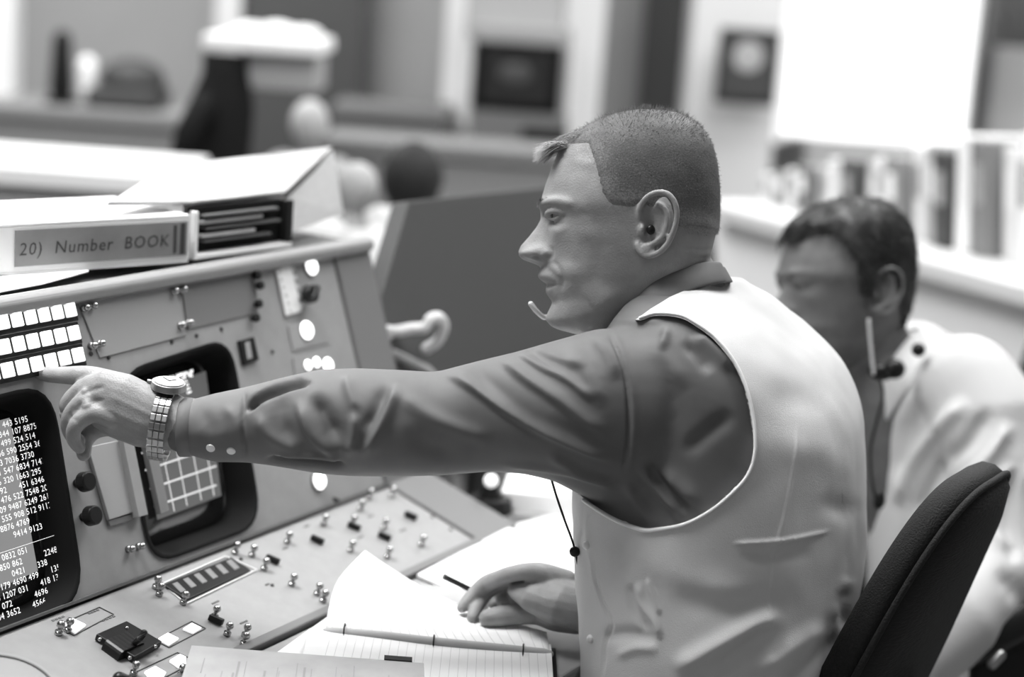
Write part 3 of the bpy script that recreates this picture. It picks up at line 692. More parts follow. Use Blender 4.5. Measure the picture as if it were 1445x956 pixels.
def head_grid(hooknose=1.0, NY=150, NTH=160):
    ys = np.concatenate([np.linspace(158, 170, 8)[:-1], np.linspace(170, 478, NY)])
    V = []
    for y in ys:
        xf = np.interp(y, FG, FS_); xb = np.interp(y, BG, BS_); w = np.interp(y, WG, WS_)
        xm = xf+(xb-xf)*np.interp(y, [158, 300, 380, 478], [.5, .56, .62, .5])
        nz = np.interp(y, NOSE_Y, NOSE_V)*hooknose; lp = np.interp(y, LIP_Y, LIP_V)
        for j in range(NTH):
            th = 2*math.pi*j/NTH; c, s = math.cos(th), math.sin(th)
            front = c > 0
            e2 = np.interp(y, [158, 260, 330, 420, 478], [1, .86, .9, 1.0, 1]) if front else .9
            sd = w*math.copysign(abs(s)**e2, s)
            if front: x = xm-(xm-xf)*abs(c)**np.interp(y, [158, 260, 300, 380, 440], [1, .95, .92, .88, .95])
            else: x = xm+(xb-xm)*abs(c)**.95
            S = abs(sd)
            if front:
                sn = np.interp(y, [300, 325, 345, 358, 372], [10, 12, 16, 20, 18])
                x -= nz*math.exp(-(S/sn)**2.6)
                # wing of the nostril
                x -= 15*G(y-358, 10)*G(S-19, 7.5)*hooknose
                x += 8*G(y-369, 3.2)*G(S-9, 5)
                x -= lp*math.exp(-(S/24)**2)
                x += 15*G(y-305, 10)*G(S-36, 19)        # eye socket
                x -= 6*G(y-289, 7)*G(S-38, 24)          # brow ridge
                x -= 5*G(y-332, 14)*G(S-52, 16)         # cheekbone
                x += 4*G((y-385)-(S-30)*.6, 7)*G(S-34, 14)  # crease from nose to mouth
                x -= 4*G(y-450, 12)*G(S, 18)
            # temple hollow, jaw line
            if S > 60:
                k = -4*G(x-830, 28)*G(y-290, 28)+3*G(x-850, 30)*G(y-425, 16)
                sd += math.copysign(k, sd)
            V.append((x, y, sd))
    n = len(ys); Fc = [(i*NTH+j, i*NTH+(j+1) % NTH, (i+1)*NTH+(j+1) % NTH, (i+1)*NTH+j) for i in range(n-1) for j in range(NTH)]
    Fc += [tuple(range(NTH))[::-1], tuple(range((n-1)*NTH, n*NTH))]
    return V, Fc
def add_ears(mb, T, side=1, k=1.0):
    hx = [(897, 320, 90), (896, 304, 96), (902, 290, 102), (915, 281, 107), (930, 281, 111), (941, 291, 113), (945.5, 309, 113), (942, 330, 111), (934, 349, 106), (921, 362, 100), (907, 366, 96), (897, 360, 93), (894, 350, 91)]
    hs = smoothpts(hx, 4)
    mb.tube([T(x, y, s*side) for x, y, s in hs], [4.4*KPX*k]*len(hs), 10)
    ah = smoothpts([(922, 296, 100), (931, 304, 103), (933, 320, 104), (927, 340, 102), (913, 350, 98)], 4)
    mb.tube([T(x, y, s*side) for x, y, s in ah], [4.2*KPX]*len(ah), 10)
    e1, e2, e3 = T(1, 0, 0)-T(0, 0, 0), T(0, 1, 0)-T(0, 0, 0), T(0, 0, 1)-T(0, 0, 0)
    u1, u2, u3 = e1.normalized(), e2.normalized(), e3.normalized()
    mb.ball(T(927, 320, 93*side), 17*KPX, 38*KPX, 7*KPX, (u1, u2, u3)); mb.ball(T(908, 357, 94*side), 11*KPX, 11*KPX, 6*KPX, (u1, u2, u3))
    mb.ball(T(899, 330, 95*side), 5*KPX, 8*KPX, 6*KPX, (u1, u2, u3))
def add_lids(mb, T, side=1):
    for l, r in (([(771, 306, 26), (773, 302.5, 38), (781, 301, 49), (797, 304, 58)], 4.8), ([(774, 309, 29), (777, 312, 40), (786, 311, 50), (797, 304, 56)], 3.0)):
        p = smoothpts(l, 4); mb.tube([T(x, y, s*side) for x, y, s in p], [r*KPX]*len(p), 8)
def eye(T, root, side=1):
    c = T(788, 304.5, 38*side); o = MB().ball(c, 12.5*KPX, seg=24).build('eye', mat('eye_white', .30, .25), root, smooth=True)
    f_ = (T(770, 306, 38*side+6)-c).normalized()
    i = MB().cyl(c+f_*11.6*KPX, f_, 5.5*KPX, 1.2*KPX, 16).build('iris', mat('iris', .02, .2), o); return o
def hair_shell(V, Fc, T, mask, off, name, mt, root, jitter=1.0, edge=10):
    """cap of hair following the skull above the hairline"""
    V = np.array(V); d = V[:, 1]-np.interp(V[:, 0], mask[0], mask[1])   # negative above hairline
    use = d < 0
    soft = np.mean([np.clip(-(V[:, 1]-np.interp(V[:, 0]+dx, mask[0], mask[1]))/(edge*2.2), 0, 1) for dx in np.linspace(-edge*1.6, edge*1.6, 9)], axis=0)
    c = np.array([900, 300, 0.]); out = []
    nn = V-c; nn[:, 1] *= 1.1; nn /= np.linalg.norm(nn, axis=1)[:, None]
    for i, v in enumerate(V):
        k = min(min(1, max(0, -d[i]/edge)), min(1, soft[i]*2.2)); k = k*k*(3-2*k)
        h = off(v)*k-2.4*(1-k)+jitter*k*noise.noise(Vector((v[0]*.05, v[1]*.05, v[2]*.05)))
        p = v+nn[i]*h; out.append(T(*p))
    f = [q for q in Fc if len(q) == 4 and all(use[i] for i in q)]
    f += [q for q in Fc if len(q) > 4 and all(use[i] for i in q)]
    ids = sorted({i for q in f for i in q}); mp = {a: b for b, a in enumerate(ids)}
    o = mesh(name, [out[i] for i in ids], [tuple(mp[i] for i in q) for q in f], mt, root); fixn(o)
    at = o.data.attributes.new('hair_cover', 'FLOAT', 'POINT')
    for a_, i in enumerate(ids): at.data[a_].value = float(soft[i])
    return o
def strands(specs, name, mt, root):
    """specs: list of point lists (world) with root radius -> tapered three-sided hairs, one mesh"""
    vs = []; fs = []
    for pts, r in specs:
        k = len(vs); n = len(pts)
        for i, p in enumerate(pts):
            t = (pts[min(i+1, n-1)]-pts[max(i-1, 0)]).normalized(); u = t.orthogonal().normalized(); w = t.cross(u); rr = r*(1-.85*i/(n-1))
            for j in range(3): a = 2.094*j; vs.append(p+u*rr*math.cos(a)+w*rr*math.sin(a))
        for i in range(n-1):
            for j in range(3): a = k+i*3+j; b = k+i*3+(j+1) % 3; fs.append((a, b, b+3, a+3))
    return mesh(name, vs, fs, mt, root)

# ================================================================ FIRST MAN
man = empty('person', (0, 0, 0)); man.location = (P(1010, 1000, 2.13).x, P(1010, 1000, 2.13).y, 0)
tag(man, 'man in white vest and dark shirt, seated in profile, pointing left at the console', 'person')
MINV = Matrix.Translation(-Vector(man.location))
def mp_(o, parent=None):
    if parent is None: o.parent = man; o.matrix_parent_inverse = MINV
    else: o.parent = parent
    return o
HC = P(880, 315, 2.09)
def T1(x, y, s): return HC+R*((x-880)*KPX)-U*((y-315)*KPX)-F*(s*KPX)
HV, HF = head_grid()
body = MB(); body.add([T1(*v) for v in HV], HF)
for sd in (1, -1): add_ears(body, T1, sd); add_lids(body, T1, sd)
# neck and hidden core
body.tube([T1(905, 350, 0), T1(932, 395, 0), T1(952, 440, 0), T1(975, 500, 0), P(1000, 700, 2.13), P(1010, 1000, 2.13)], [(.060, .048), (.062, .050), (.066, .054), (.075, .08), (.09, .13), (.09, .13)], 24, up=R)
SH = P(925, 560, 1.985)
def LA(l): return [P(x, y, d) for x, y, d in l]
body.tube([P(1000, 560, 2.10), P(900, 575, 1.98), P(640, 598, 1.985), P(420, 602, 1.985), P(300, 603, 1.985), P(250, 598, 1.985), P(225, 592, 1.985)],
          [(.06, .06), (.055, .055), (.045, .045), (.040, .040), (.030, .030), (.0275, .0265), (.029, .026)], 20)
# left hand, back of the hand towards us
pl = [P(240, 596, 1.985), P(205, 588, 1.983), P(170, 573, 1.985), P(142, 562, 1.99), P(128, 560, 1.995)]
body.tube(pl, [(.032, .026), (.035, .024), (.037, .022), (.033, .020), (.024, .015)], 20)
def finger(b, l, rr): 
    pp = smoothpts(l, 5); r = np.interp(np.linspace(0, len(rr)-1, len(pp)), range(len(rr)), rr)
    b.tube([P(x, y, d) for x, y, d in pp], [q*2/FPX for q in r], 14)
finger(body, [(175, 548, 1.998), (146, 538, 2.003), (122, 531, 2.008), (95, 530, 2.015), (70, 529, 2.022), (50, 526, 2.028)], [19, 18, 15, 13, 11.5, 8.5])
finger(body, [(165, 556, 1.99), (128, 548, 1.995), (108, 557, 2.0), (95, 574, 2.005), (98, 590, 2.008), (110, 600, 2.01)], [18, 16.5, 13.5, 12.5, 11.5, 10])
finger(body, [(160, 572, 1.982), (128, 564, 1.982), (108, 576, 1.985), (97, 594, 1.99), (100, 612, 1.998), (110, 622, 2.003)], [17, 15.5, 13, 12, 11, 10])
finger(body, [(160, 590, 1.976), (136, 583, 1.974), (116, 592, 1.974), (105, 605, 1.977), (104, 620, 1.984), (112, 632, 1.99)], [16, 14, 12, 11, 10.5, 9])
finger(body, [(190, 604, 2.0), (160, 600, 2.012), (135, 606, 2.02), (120, 622, 2.018), (118, 641, 2.012)], [18, 17, 14, 12.5, 10.5])
# knuckles
for x, y, d, r in ((128, 540, 1.988, 9), (122, 556, 1.980, 9), (124, 572, 1.972, 9)): body.ball(P(x, y, d), r*2/FPX)
# right hand on the notebook
def HD(x, y, h): p = HZ(x, y, h); return (x, y, depth_of(p))
body.tube([P(1080, 560, 2.27), P(1120, 620, 2.33), P(1080, 800, 2.40), P(960, 880, 2.34), P(*HD(850, 866, .050)), P(*HD(815, 858, .048))], [(.06, .06), (.055, .055), (.045, .045), (.040, .040), (.027, .034), (.026, .033)], 18)
body.tube([P(*HD(825, 858, .048)), P(*HD(795, 850, .052)), P(*HD(768, 838, .056)), P(*HD(748, 828, .058))], [(.026, .034), (.026, .040), (.022, .042), (.014, .036)], 18, up=Z)
finger(body, [HD(790, 840, .046), HD(752, 822, .062), HD(722, 820, .058), HD(694, 829, .048), HD(678, 848, .034), HD(666, 872, .022)], [19, 16, 14, 13.5, 12, 8.5])
finger(body, [HD(785, 830, .06), HD(748, 815, .072), HD(718, 815, .068), HD(690, 822, .058), HD(672, 836, .044), HD(652, 858, .028)], [18, 15, 13.5, 13, 12, 8.5])
finger(body, [HD(790, 822, .07), HD(752, 808, .084), HD(724, 810, .08), HD(700, 818, .068), HD(684, 828, .05), HD(670, 842, .034)], [17, 14, 12.5, 12, 11, 8])
finger(body, [HD(800, 818, .075), HD(765, 806, .084), HD(742, 806, .08), HD(722, 814, .066), HD(710, 824, .05), HD(702, 836, .036)], [15, 12.5, 11.5, 11, 10, 8])
body.ball(P(*HD(742, 842, .040)), .022, .03, .018); body.ball(P(*HD(715, 846, .032)), .014, .02, .014)
finger(body, [HD(812, 868, .036), HD(785, 868, .034), HD(758, 865, .031), HD(730, 867, .029), HD(706, 870, .027), HD(688, 873, .025)], [30, 26, 19, 16.5, 16, 13.5]); body.ball(P(*HD(782, 860, .040)), .024, .030, .020); body.ball(P(*HD(699, 848, .022)), .011, .014, .011); body.ball(P(*HD(722, 852, .024)), .014, .016, .013)
bo_ = mp_(body.build('body', SKIN)); remesh(bo_, .0016, 5, .5)
folds(bo_, [([(759, 290), (775, 283), (795, 284), (814, 292)], 1.92, 6), ([(764, 302), (771, 309)], -1.20, 4), ([(770, 313), (784, 318), (799, 312)], -0.84, 3), ([(774, 323), (790, 326), (805, 318)], 0.84, 5),
     ([(778, 366), (788, 379), (794, 396), (790, 412)], -1.44, 4), ([(790, 362), (802, 378), (808, 398), (800, 420)], 1.08, 8), ([(762, 354), (771, 359), (772, 364)], 2.16, 6), ([(777, 346), (780, 357), (775, 369)], -1.44, 3), ([(744, 366), (755, 363.5), (765, 367)], -2.40, 3.2),
     ([(767, 401), (778, 402), (788, 400)], -2.04, 2.8), ([(771, 409), (781, 410)], 0.96, 4), ([(776, 428), (790, 432)], -0.96, 4), ([(800, 322), (830, 330), (865, 342)], 1.56, 13), ([(815, 372), (838, 390), (850, 412)], -1.56, 16), ([(800, 455), (840, 440), (876, 402)], 1.32, 11),
     ([(815, 296), (825, 303), (832, 300)], -0.72, 4), ([(914, 303), (919, 318), (911, 334)], -3.00, 6), ([(962, 347), (990, 353), (1013, 351)], -0.96, 3.5), ([(955, 358), (985, 364), (1012, 363)], -0.84, 3.5), ([(800, 222), (830, 232), (850, 228)], 0.72, 8),
     ([(105, 572), (100, 586), (112, 598)], -0.90, 3), ([(150, 545), (128, 552), (110, 560)], -1.20, 3.5), ([(150, 566), (126, 567), (108, 574)], -1.20, 3.5), ([(240, 600), (200, 580), (150, 556)], 0.54, 4), ([(230, 610), (190, 596), (140, 572)], 0.54, 4),
     ([(790, 842), (770, 836), (755, 830)], -1.50, 5), ([(684, 868), (694, 865), (700, 868)], -0.60, 2.5), ([(760, 818), (775, 830), (800, 845)], -0.72, 5)], 1.7, 2.4)
eye(T1, None, 1); eye(T1, None, -1)
for o in [o for o in bpy.data.objects if o.name.startswith('eye') and o.parent is None]: mp_(o)
# cropped hair
M1 = ([700, 765, 800, 828, 838, 846, 860, 878, 900, 945, 960, 1000, 1040], [228, 224, 214, 216, 252, 288, 308, 312, 300, 330, 338, 340, 340])
def off1(v):
    x, y, s = v; return 2.4+2.0*max(0, 1-(y-158)/40.)+(3.0*math.exp(-((x-985)/25)**2-((y-322)/14)**2))
hs1 = mp_(hair_shell(HV, HF, T1, M1, off1, 'cropped_hair', HAIR1, None, .6, 16))
sp = []; rnd = random.Random(11); HVa = np.array(HV); cc = np.array([900, 300, 0.])
cand = [v for v in HVa if v[1] < np.interp(v[0], M1[0], M1[1])-rnd.uniform(2, 26)]
wts = np.array([1.0]*len(cand)); idx = np.random.choice(len(cand), 12000)
for i in idx:
    v = cand[i]+np.random.normal(0, 1.2, 3); nn = (v-cc); nn /= np.linalg.norm(nn); top = max(0, 1-(v[1]-158)/55.)
    L = rnd.uniform(2, 3.5)+top*6; dirn = nn*(.5+.5*top)+np.array([.15-.55*top*(v[0] < 870), .5*(1-top), 0])+np.random.normal(0, .18, 3)
    p0 = v+nn*1.0; sp.append(([T1(*p0), T1(*(p0+dirn*L))], .42*KPX))
mp_(strands(sp, 'hair_stubble', HAIR1B, None), hs1)
sp = []
for k in range(420):   # brushed-up front
    x = rnd.uniform(788, 850); s = rnd.uniform(-48, 48); y = np.interp(x, [788, 800, 820, 850], [205, 196, 186, 174])+abs(s)**2*.004
    L = rnd.uniform(14, 26)*(1-(x-788)/110); p0 = np.array([x, y, s]); d1 = np.array([-.75, -.32+rnd.uniform(-.15, .12), rnd.uniform(-.15, .15)]); d2 = np.array([-.95, .28+rnd.uniform(-.2, .3), rnd.uniform(-.2, .2)])
    sp.append(([T1(*p0), T1(*(p0+d1*L*.5)), T1(*(p0+d1*L*.5+d2*L*.6))], .75*KPX))
mp_(strands(sp, 'hair_stubble', HAIR1B, None), hs1)
sp = []
for k in range(330):   # pale wisps of the forelock
    p0 = np.array([rnd.uniform(778, 800), rnd.uniform(203, 212), rnd.uniform(-25, 42)]); L = rnd.uniform(16, 30); e = np.array([rnd.uniform(750, 772), rnd.uniform(208, 232), p0[2]+rnd.uniform(-6, 10)])
    sp.append(([T1(*p0), T1(*((p0+e)/2+np.array([0, -3, 0]))), T1(*e)], .8*KPX))
mp_(tag(strands(sp, 'forelock', HAIR1C, None), 'pale wispy forelock'))
sp = []
for sd in (1, -1):
    for k in range(130):
        t = rnd.random(); p0 = np.array([757+30*t*t+2, 290-5*math.sin(3*t)+rnd.uniform(-2.5, 2.5), sd*(14+42*t)]); e = p0+np.array([-2+4*t, -2+rnd.uniform(-1, 3), sd*5]); sp.append(([T1(*p0), T1(*e)], .55*KPX))
mp_(strands(sp, 'eyebrow', HAIR1B, None))

# ---- torso of shirt and vest
YAW = math.radians(25); NC = Vector((-math.cos(YAW), math.sin(YAW), 0)); SV = Vector((-math.sin(YAW), -math.cos(YAW), 0)); TD = 2.13
LV = [(1120, 832, 1190, .19), (1030, 828, 1190, .19), (956, 826, 1192, .19), (900, 826, 1200, .195), (840, 822, 1210, .20), (780, 818, 1218, .2), (700, 815, 1222, .205), (630, 815, 1222, .208), (570, 818, 1217, .210), (520, 826, 1200, .208), (484, 838, 1178, .20), (455, 855, 1150, .185), (430, 872, 1118, .155), (412, 890, 1090, .12), (398, 905, 1062, .09), (388, 920, 1045, .07)]
def torso_rings(grow, n=72):
    rg = []; ks = [tuple(q) for q in smoothpts(LV, 5)]
    for y, xl, xr, w in ks:
        c = P((xl+xr)/2, y, TD); hx = (xr-xl)/2/FPX*TD+grow-.009; w_ = w+grow
        dn = math.sqrt(max(hx*hx-(w_*math.sin(YAW))**2, .0006))/math.cos(YAW)
        top = max(0, min(1, (660-y)/245)); top = top*top*(3-2*top); ring = []
        for j in range(n):
            t = 2*math.pi*j/n; ct, st = math.cos(t), math.sin(t); e = .85
            p = c+NC*dn*math.copysign(abs(ct)**e, ct)+SV*w_*math.copysign(abs(st)**e, st)
            p.z += .10*top*st*w_   # left shoulder carried high
            ring.append(p)
        rg.append(ring)
    return rg
tc = MB().loft(torso_rings(0))
SL = [(258, 603, 39), (270, 604, 39.5), (300, 605, 48), (345, 600, 53), (400, 596, 64), (450, 594, 73), (500, 595, 76), (560, 596, 76), (620, 597, 74), (680, 588, 79), (730, 583, 85), (780, 580, 98), (830, 582, 118), (880, 588, 128), (930, 600, 120), (980, 610, 100)]
def sdep(x): return np.interp(x, [250, 700, 830, 900, 980], [1.985, 1.985, 1.985, 2.0, 2.05])
slv = MB().tube([P(x, y, sdep(x)) for x, y, r in SL], [(r/FPX*sdep(x), min(r/FPX*sdep(x), .056+.02*(x > 700))) for x, y, r in SL], 28, cap=True, rings=2)
tc.add(slv.v, slv.f)
rs = MB().tube([P(1080, 540, 2.27), P(1135, 610, 2.33), P(1095, 800, 2.41), P(970, 872, 2.35), P(915, 864, 2.28)], [(.08, .08), (.07, .07), (.06, .06), (.050, .048), (.038, .038)], 20)
tc.add(rs.v, rs.f)
shirt = mp_(tc.build('shirt', SHIRT)); remesh(shirt, .0042, 14, .6)
sb = shirt.modifiers.new('sub', 'SUBSURF'); sb.levels = 1; sb.render_levels = 1; bake(shirt)
fold_noise(shirt, .003, 9)
FS = [([(621, 524), (664, 547), (715, 581), (770, 612), (830, 638), (878, 652)], 8, 5, 20),
      ([(650, 512), (690, 545), (740, 585), (800, 612), (870, 630)], -6, 14),
      ([(700, 503), (740, 535), (790, 568), (830, 600), (862, 622)], 6.5, 5.5, 16),
      ([(725, 497), (762, 520), (800, 538), (840, 570)], 5, 4.5, 9), ([(745, 488), (790, 508), (830, 520)], 4, 6, 9),
      ([(770, 640), (820, 668), (870, 690)], 4, 7), ([(700, 655), (780, 664), (880, 682)], 3.5, 5),
      ([(563, 538), (547, 574), (528, 614), (514, 633), (503, 622)], 8, 5.5, 11), ([(545, 540), (530, 585), (508, 612)], -5, 10),
      ([(561, 550), (594, 581), (640, 603), (700, 622)], 5, 12), ([(570, 600), (600, 630), (660, 640)], -4, 16),
      ([(418, 560), (438, 612), (482, 650)], 8, 6, 13), ([(440, 552), (465, 600), (482, 632)], -9, 12), ([(500, 575), (498, 618), (489, 650)], 7, 7, 9),
      ([(486, 525), (494, 556), (506, 588)], 5, 8), ([(400, 548), (395, 590), (420, 630)], -4, 12), ([(360, 580), (380, 615), (430, 640)], 5, 9),
      ([(343, 584), (372, 560), (410, 545), (442, 538)], -10, 4.5), ([(348, 572), (378, 548), (415, 535), (440, 529)], 5, 7),
      ([(346, 548), (343, 585), (344, 620), (347, 650)], -3.5, 3), ([(370, 649), (410, 651), (450, 654), (492, 658)], -10, 4.5), ([(388, 641), (440, 644), (486, 650)], 4, 5),
      ([(262, 600), (285, 612), (330, 612)], 1.2, 10), ([(310, 570), (330, 590), (338, 625)], 2.5, 8), ([(280, 570), (295, 600), (300, 630)], -2, 10),
      ([(855, 458), (874, 505), (885, 551), (887, 614), (879, 672)], -3.5, 3.0), ([(862, 458), (881, 505), (892, 551), (894, 614), (886, 672)], 2, 5),
      ([(898, 655), (924, 686), (966, 735)], 9, 4.5, 12), ([(924, 655), (958, 690), (992, 722)], 8, 6, 14), ([(910, 650), (940, 688), (975, 725)], -6, 8), ([(880, 680), (900, 712), (925, 745)], 4, 8),
      ([(907, 475), (938, 508), (970, 555)], 4, 14), ([(940, 455), (938, 478), (930, 500)], 5, 7), ([(975, 470), (1000, 490), (1035, 525)], 7, 8), ([(960, 480), (985, 500), (1005, 530)], -5, 9), ([(1040, 580), (1000, 610), (960, 645)], -5, 12),
      ([(800, 462), (850, 452), (900, 455), (945, 450)], 3, 6), ([(828, 470), (860, 500), (872, 540)], 4, 10), ([(800, 480), (830, 530), (850, 580)], 4, 12)]
folds(shirt, FS, 1.7, 2.15)
# collar
nk = [(1017, 371), (992, 371), (955, 380), (920, 396), (893, 420), (874, 450), (866, 474)]
nb2 = [(1030, 398), (1003, 402), (968, 412), (935, 430), (912, 455), (898, 482), (892, 505)]
def collar_strip(top, bot, TT, wtop, wbot, name, mt, parent, xback, th=.0022):
    tp = smoothpts(top, 4); bt2 = smoothpts(bot, 4); n = len(tp); rows = []
    for q, w, row in ((tp, wtop, 0), (bt2, wbot, 1)):
        near = []; far = []
        for i, (x, y) in enumerate(q):
            t = i/(n-1); s = w*math.sin(math.pi*min(1, .04+t*.90))**.6
            near.append((x, y, s)); far.append((x, y+0, -s))
        rows.append(near[::-1]+far)
    V = []; NR = 6; N = len(rows[0])
    for k in range(NR):
        t = k/(NR-1)
        for j in range(N):
            a, b = np.array(rows[0][j], float), np.array(rows[1][j], float); p = a*(1-t)+b*t; p[2] *= 1+.05*math.sin(math.pi*t); V.append(TT(*p))
    f = [(k*N+j, k*N+j+1, (k+1)*N+j+1, (k+1)*N+j) for k in range(NR-1) for j in range(N-1)]
    o = mesh(name, V, f, mt, None); mp_(o, parent) if parent is None or parent == 'man' else mp_(o, parent)
    s_ = o.modifiers.new('s', 'SOLIDIFY'); s_.thickness = th; s_.offset = 1; o.modifiers.new('u', 'SUBSURF').levels = 1
    return o
collar_strip(nk, nb2, T1, 70, 92, 'collar', SHIRT, shirt, 1020)
collar_strip([(x+5, y+6) for x, y in nk], [(x+4, y+1) for x, y in nb2], T1, 66, 84, 'collar_stand', SHIRT, shirt, 1020)
for x, y in ((297, 633), (326, 637)):
    c = P(x, y, 1.985-.040); nrm = -F
    dg = BVHTree.FromPolygons([v.co for v in shirt.data.vertices], [p.vertices for p in shirt.data.polygons]); hit = dg.ray_cast(C0, ray(x, y).normalized())
    mp_(MB().cyl(hit[0]-hit[1]*.001, hit[1], .0052, .002, 20, .0045).build('cuff_button', mat('pearl_button', .7, .3), bev=.0005), shirt)
ca = P(256, 603, 1.985); cx_ = (P(280, 604, 1.985)-ca).normalized(); cu2 = (U-cx_*U.dot(cx_)).normalized(); cw = cx_.cross(cu2)
rgc = []
for k_, (dx_, rr_) in enumerate(((0.0, .0300), (-.0012, .0308), (0, .0318), (.004, .0322), (.012, .0318), (.013, .0300))):
    rgc.append([ca+cx_*dx_+cu2*rr_*math.cos(t)+cw*rr_*.98*math.sin(t) for t in np.linspace(0, 2*math.pi, 48, endpoint=False)])
mp_(MB().loft(rgc, cap=False).build('cuff_hem', SHIRT, smooth=True), shirt)
# ---- vest
vm = MB().loft(torso_rings(.011)); vest = mp_(vm.build('vest', VEST)); remesh(vest, .0045, 10, .6)
vest.modifiers.new('sub', 'SUBSURF').levels = 1; vest.modifiers['sub'].render_levels = 1; bake(vest)
AH = [(898, 452), (925, 446), (960, 449), (985, 462), (1010, 482), (1035, 515), (1052, 555), (1061, 600), (1062, 640), (1052, 670), (1030, 695), (1000, 720), (965, 738), (930, 745), (905, 746), (870, 733), (840, 715), (812, 694), (795, 680), (750, 650), (720, 560), (760, 440), (840, 400), (880, 430)]
ahs = [tuple(p) for p in smoothpts(AH, 4, closed=True)]
cut = MB().loft([[P(x, y, 1.5) for x, y in ahs], [P(x, y, 2.12) for x, y in ahs]]).build('cut', None)
nf = [(1000, 300), (1046, 394), (1020, 394), (985, 404), (945, 420), (918, 436), (900, 450), (860, 470), (800, 470), (780, 300)]
cut2 = MB().loft([[P(x, y, 1.6) for x, y in nf], [P(x, y, 2.6) for x, y in nf]]).build('cut', None)
for c_ in (cut, cut2):
    bm_ = vest.modifiers.new('b', 'BOOLEAN'); bm_.object = c_; bm_.operation = 'DIFFERENCE'; bm_.solver = 'EXACT'
bake(vest)
for c_ in (cut, cut2): bpy.data.objects.remove(c_)
vest.data.polygons.foreach_set('use_smooth', [True]*len(vest.data.polygons))
vest.data.materials.clear(); vest.data.materials.append(VEST)
folds(vest, [([(1030, 768), (1080, 766), (1125, 760), (1175, 749)], 3, 3), ([(1040, 780), (1090, 785), (1150, 775)], -4, 12),
             ([(1126, 590), (1118, 660), (1108, 720), (1092, 790), (1085, 900)], 1.4, 2.2), ([(945, 950), (1000, 918), (1060, 885), (1110, 860)], 8, 14), ([(1000, 956), (1050, 915), (1090, 880)], -7, 12), ([(1060, 956), (1110, 915), (1170, 880)], 9, 14), ([(1100, 960), (1150, 930), (1195, 890)], -6, 12),
             ([(1200, 820), (1190, 860), (1205, 900)], -10, 10), ([(1170, 880), (1190, 850), (1196, 810)], 6, 10), ([(900, 820), (905, 850), (925, 880), (930, 905)], 5, 6), ([(888, 822), (895, 860), (915, 895)], -4, 6), ([(912, 815), (925, 850), (932, 870)], 3, 4), ([(840, 905), (880, 895), (930, 905)], -5, 10), ([(860, 930), (900, 915), (935, 920)], 3, 8),
             ([(895, 760), (930, 800), (1000, 830), (1080, 840)], 3, 22), ([(940, 840), (1040, 860), (1140, 845)], -4, 20), ([(1150, 700), (1190, 720), (1215, 700)], -6, 16), ([(1080, 620), (1150, 640), (1200, 680)], 4, 26), ([(1060, 560), (1130, 560), (1190, 580)], -4, 28),
             ([(838, 800), (850, 850), (862, 880), (852, 905), (850, 960)], -2.5, 2.5), ([(828, 720), (832, 780), (846, 850)], 2, 5), ([(860, 740), (880, 780), (870, 830)], -3, 14)], 1.7, 2.5)
fold_noise(vest, .0035, 7); fold_noise(vest, .0012, 26)
bv = BVHTree.FromPolygons([v.co for v in vest.data.vertices], [p.vertices for p in vest.data.polygons])
def on_vest(x, y, lift=.001):
    for k in range(12):
        h = bv.ray_cast(C0, ray(x, y).normalized())
        if h[0] is not None and depth_of(h[0]) < 2.14: return h[0]+h[1]*lift
    return None
hem = [on_vest(x+cx, y+cy) for (x, y), (cx, cy) in [(p, (3, 0)) for p in ahs if p[0] > 1000 and 490 < p[1] < 690]]+[]
path = []
for i, (x, y) in enumerate(ahs):
    x0, y0 = ahs[i-1]; x1, y1 = ahs[(i+1) % len(ahs)]; nx, ny = (y1-y0), -(x1-x0); l = math.hypot(nx, ny); p = on_vest(x+nx/l*2.5, y+ny/l*2.5)
    if p is not None and x > 825: path.append(p)
mp_(MB().tube(path, [.0019]*len(path), 8).build('armhole_piping', mat('vest_piping', .8, .6), smooth=True), vest) if len(path) > 8 else None
p0 = on_vest(832, 903, 0)
for x, y in ((834, 902), (828, 770)):
    p = on_vest(x, y, 0)
    if p: mp_(MB().ball(p, .005, seg=12).build('vest_button', mat('pearl_button', .7, .3), smooth=True), vest)
# trousers, under the desk edge
HPc = P(1010, 1090, 2.13); tz = MB(); tz.loft([[HPc+Z*dz+NC*(.13*math.cos(t))+SV*(.185*math.sin(t)) for t in np.linspace(0, 2*math.pi, 32, endpoint=False)] for dz in (.10, .02, -.05)])
for s_ in (-.10, .10):
    hip = HPc+SV*s_-Z*.0; kn = hip+NC*.42-Z*.01; ft = kn-Z*(kn.z-.11)+NC*.02
    tz.tube([hip, hip.lerp(kn, .5), kn, kn.lerp(ft, .5), ft], [.085, .078, .062, .055, .045], 20)
trs = mp_(tz.build('trousers', mat('dark_trousers', .05, .8))); remesh(trs, .009, 8, .6)
for s_ in (-.10, .10):
    kn = HPc+SV*s_+NC*.44; hl = Vector((kn.x, kn.y, .035))
    mp_(MB().tube([hl+Z*.02-NC*.03, hl+NC*.08, hl+NC*.18-Z*.005], [(.042, .038), (.038, .042), (.024, .036)], 16, up=Z).build('shoe', BLACK, smooth=True))
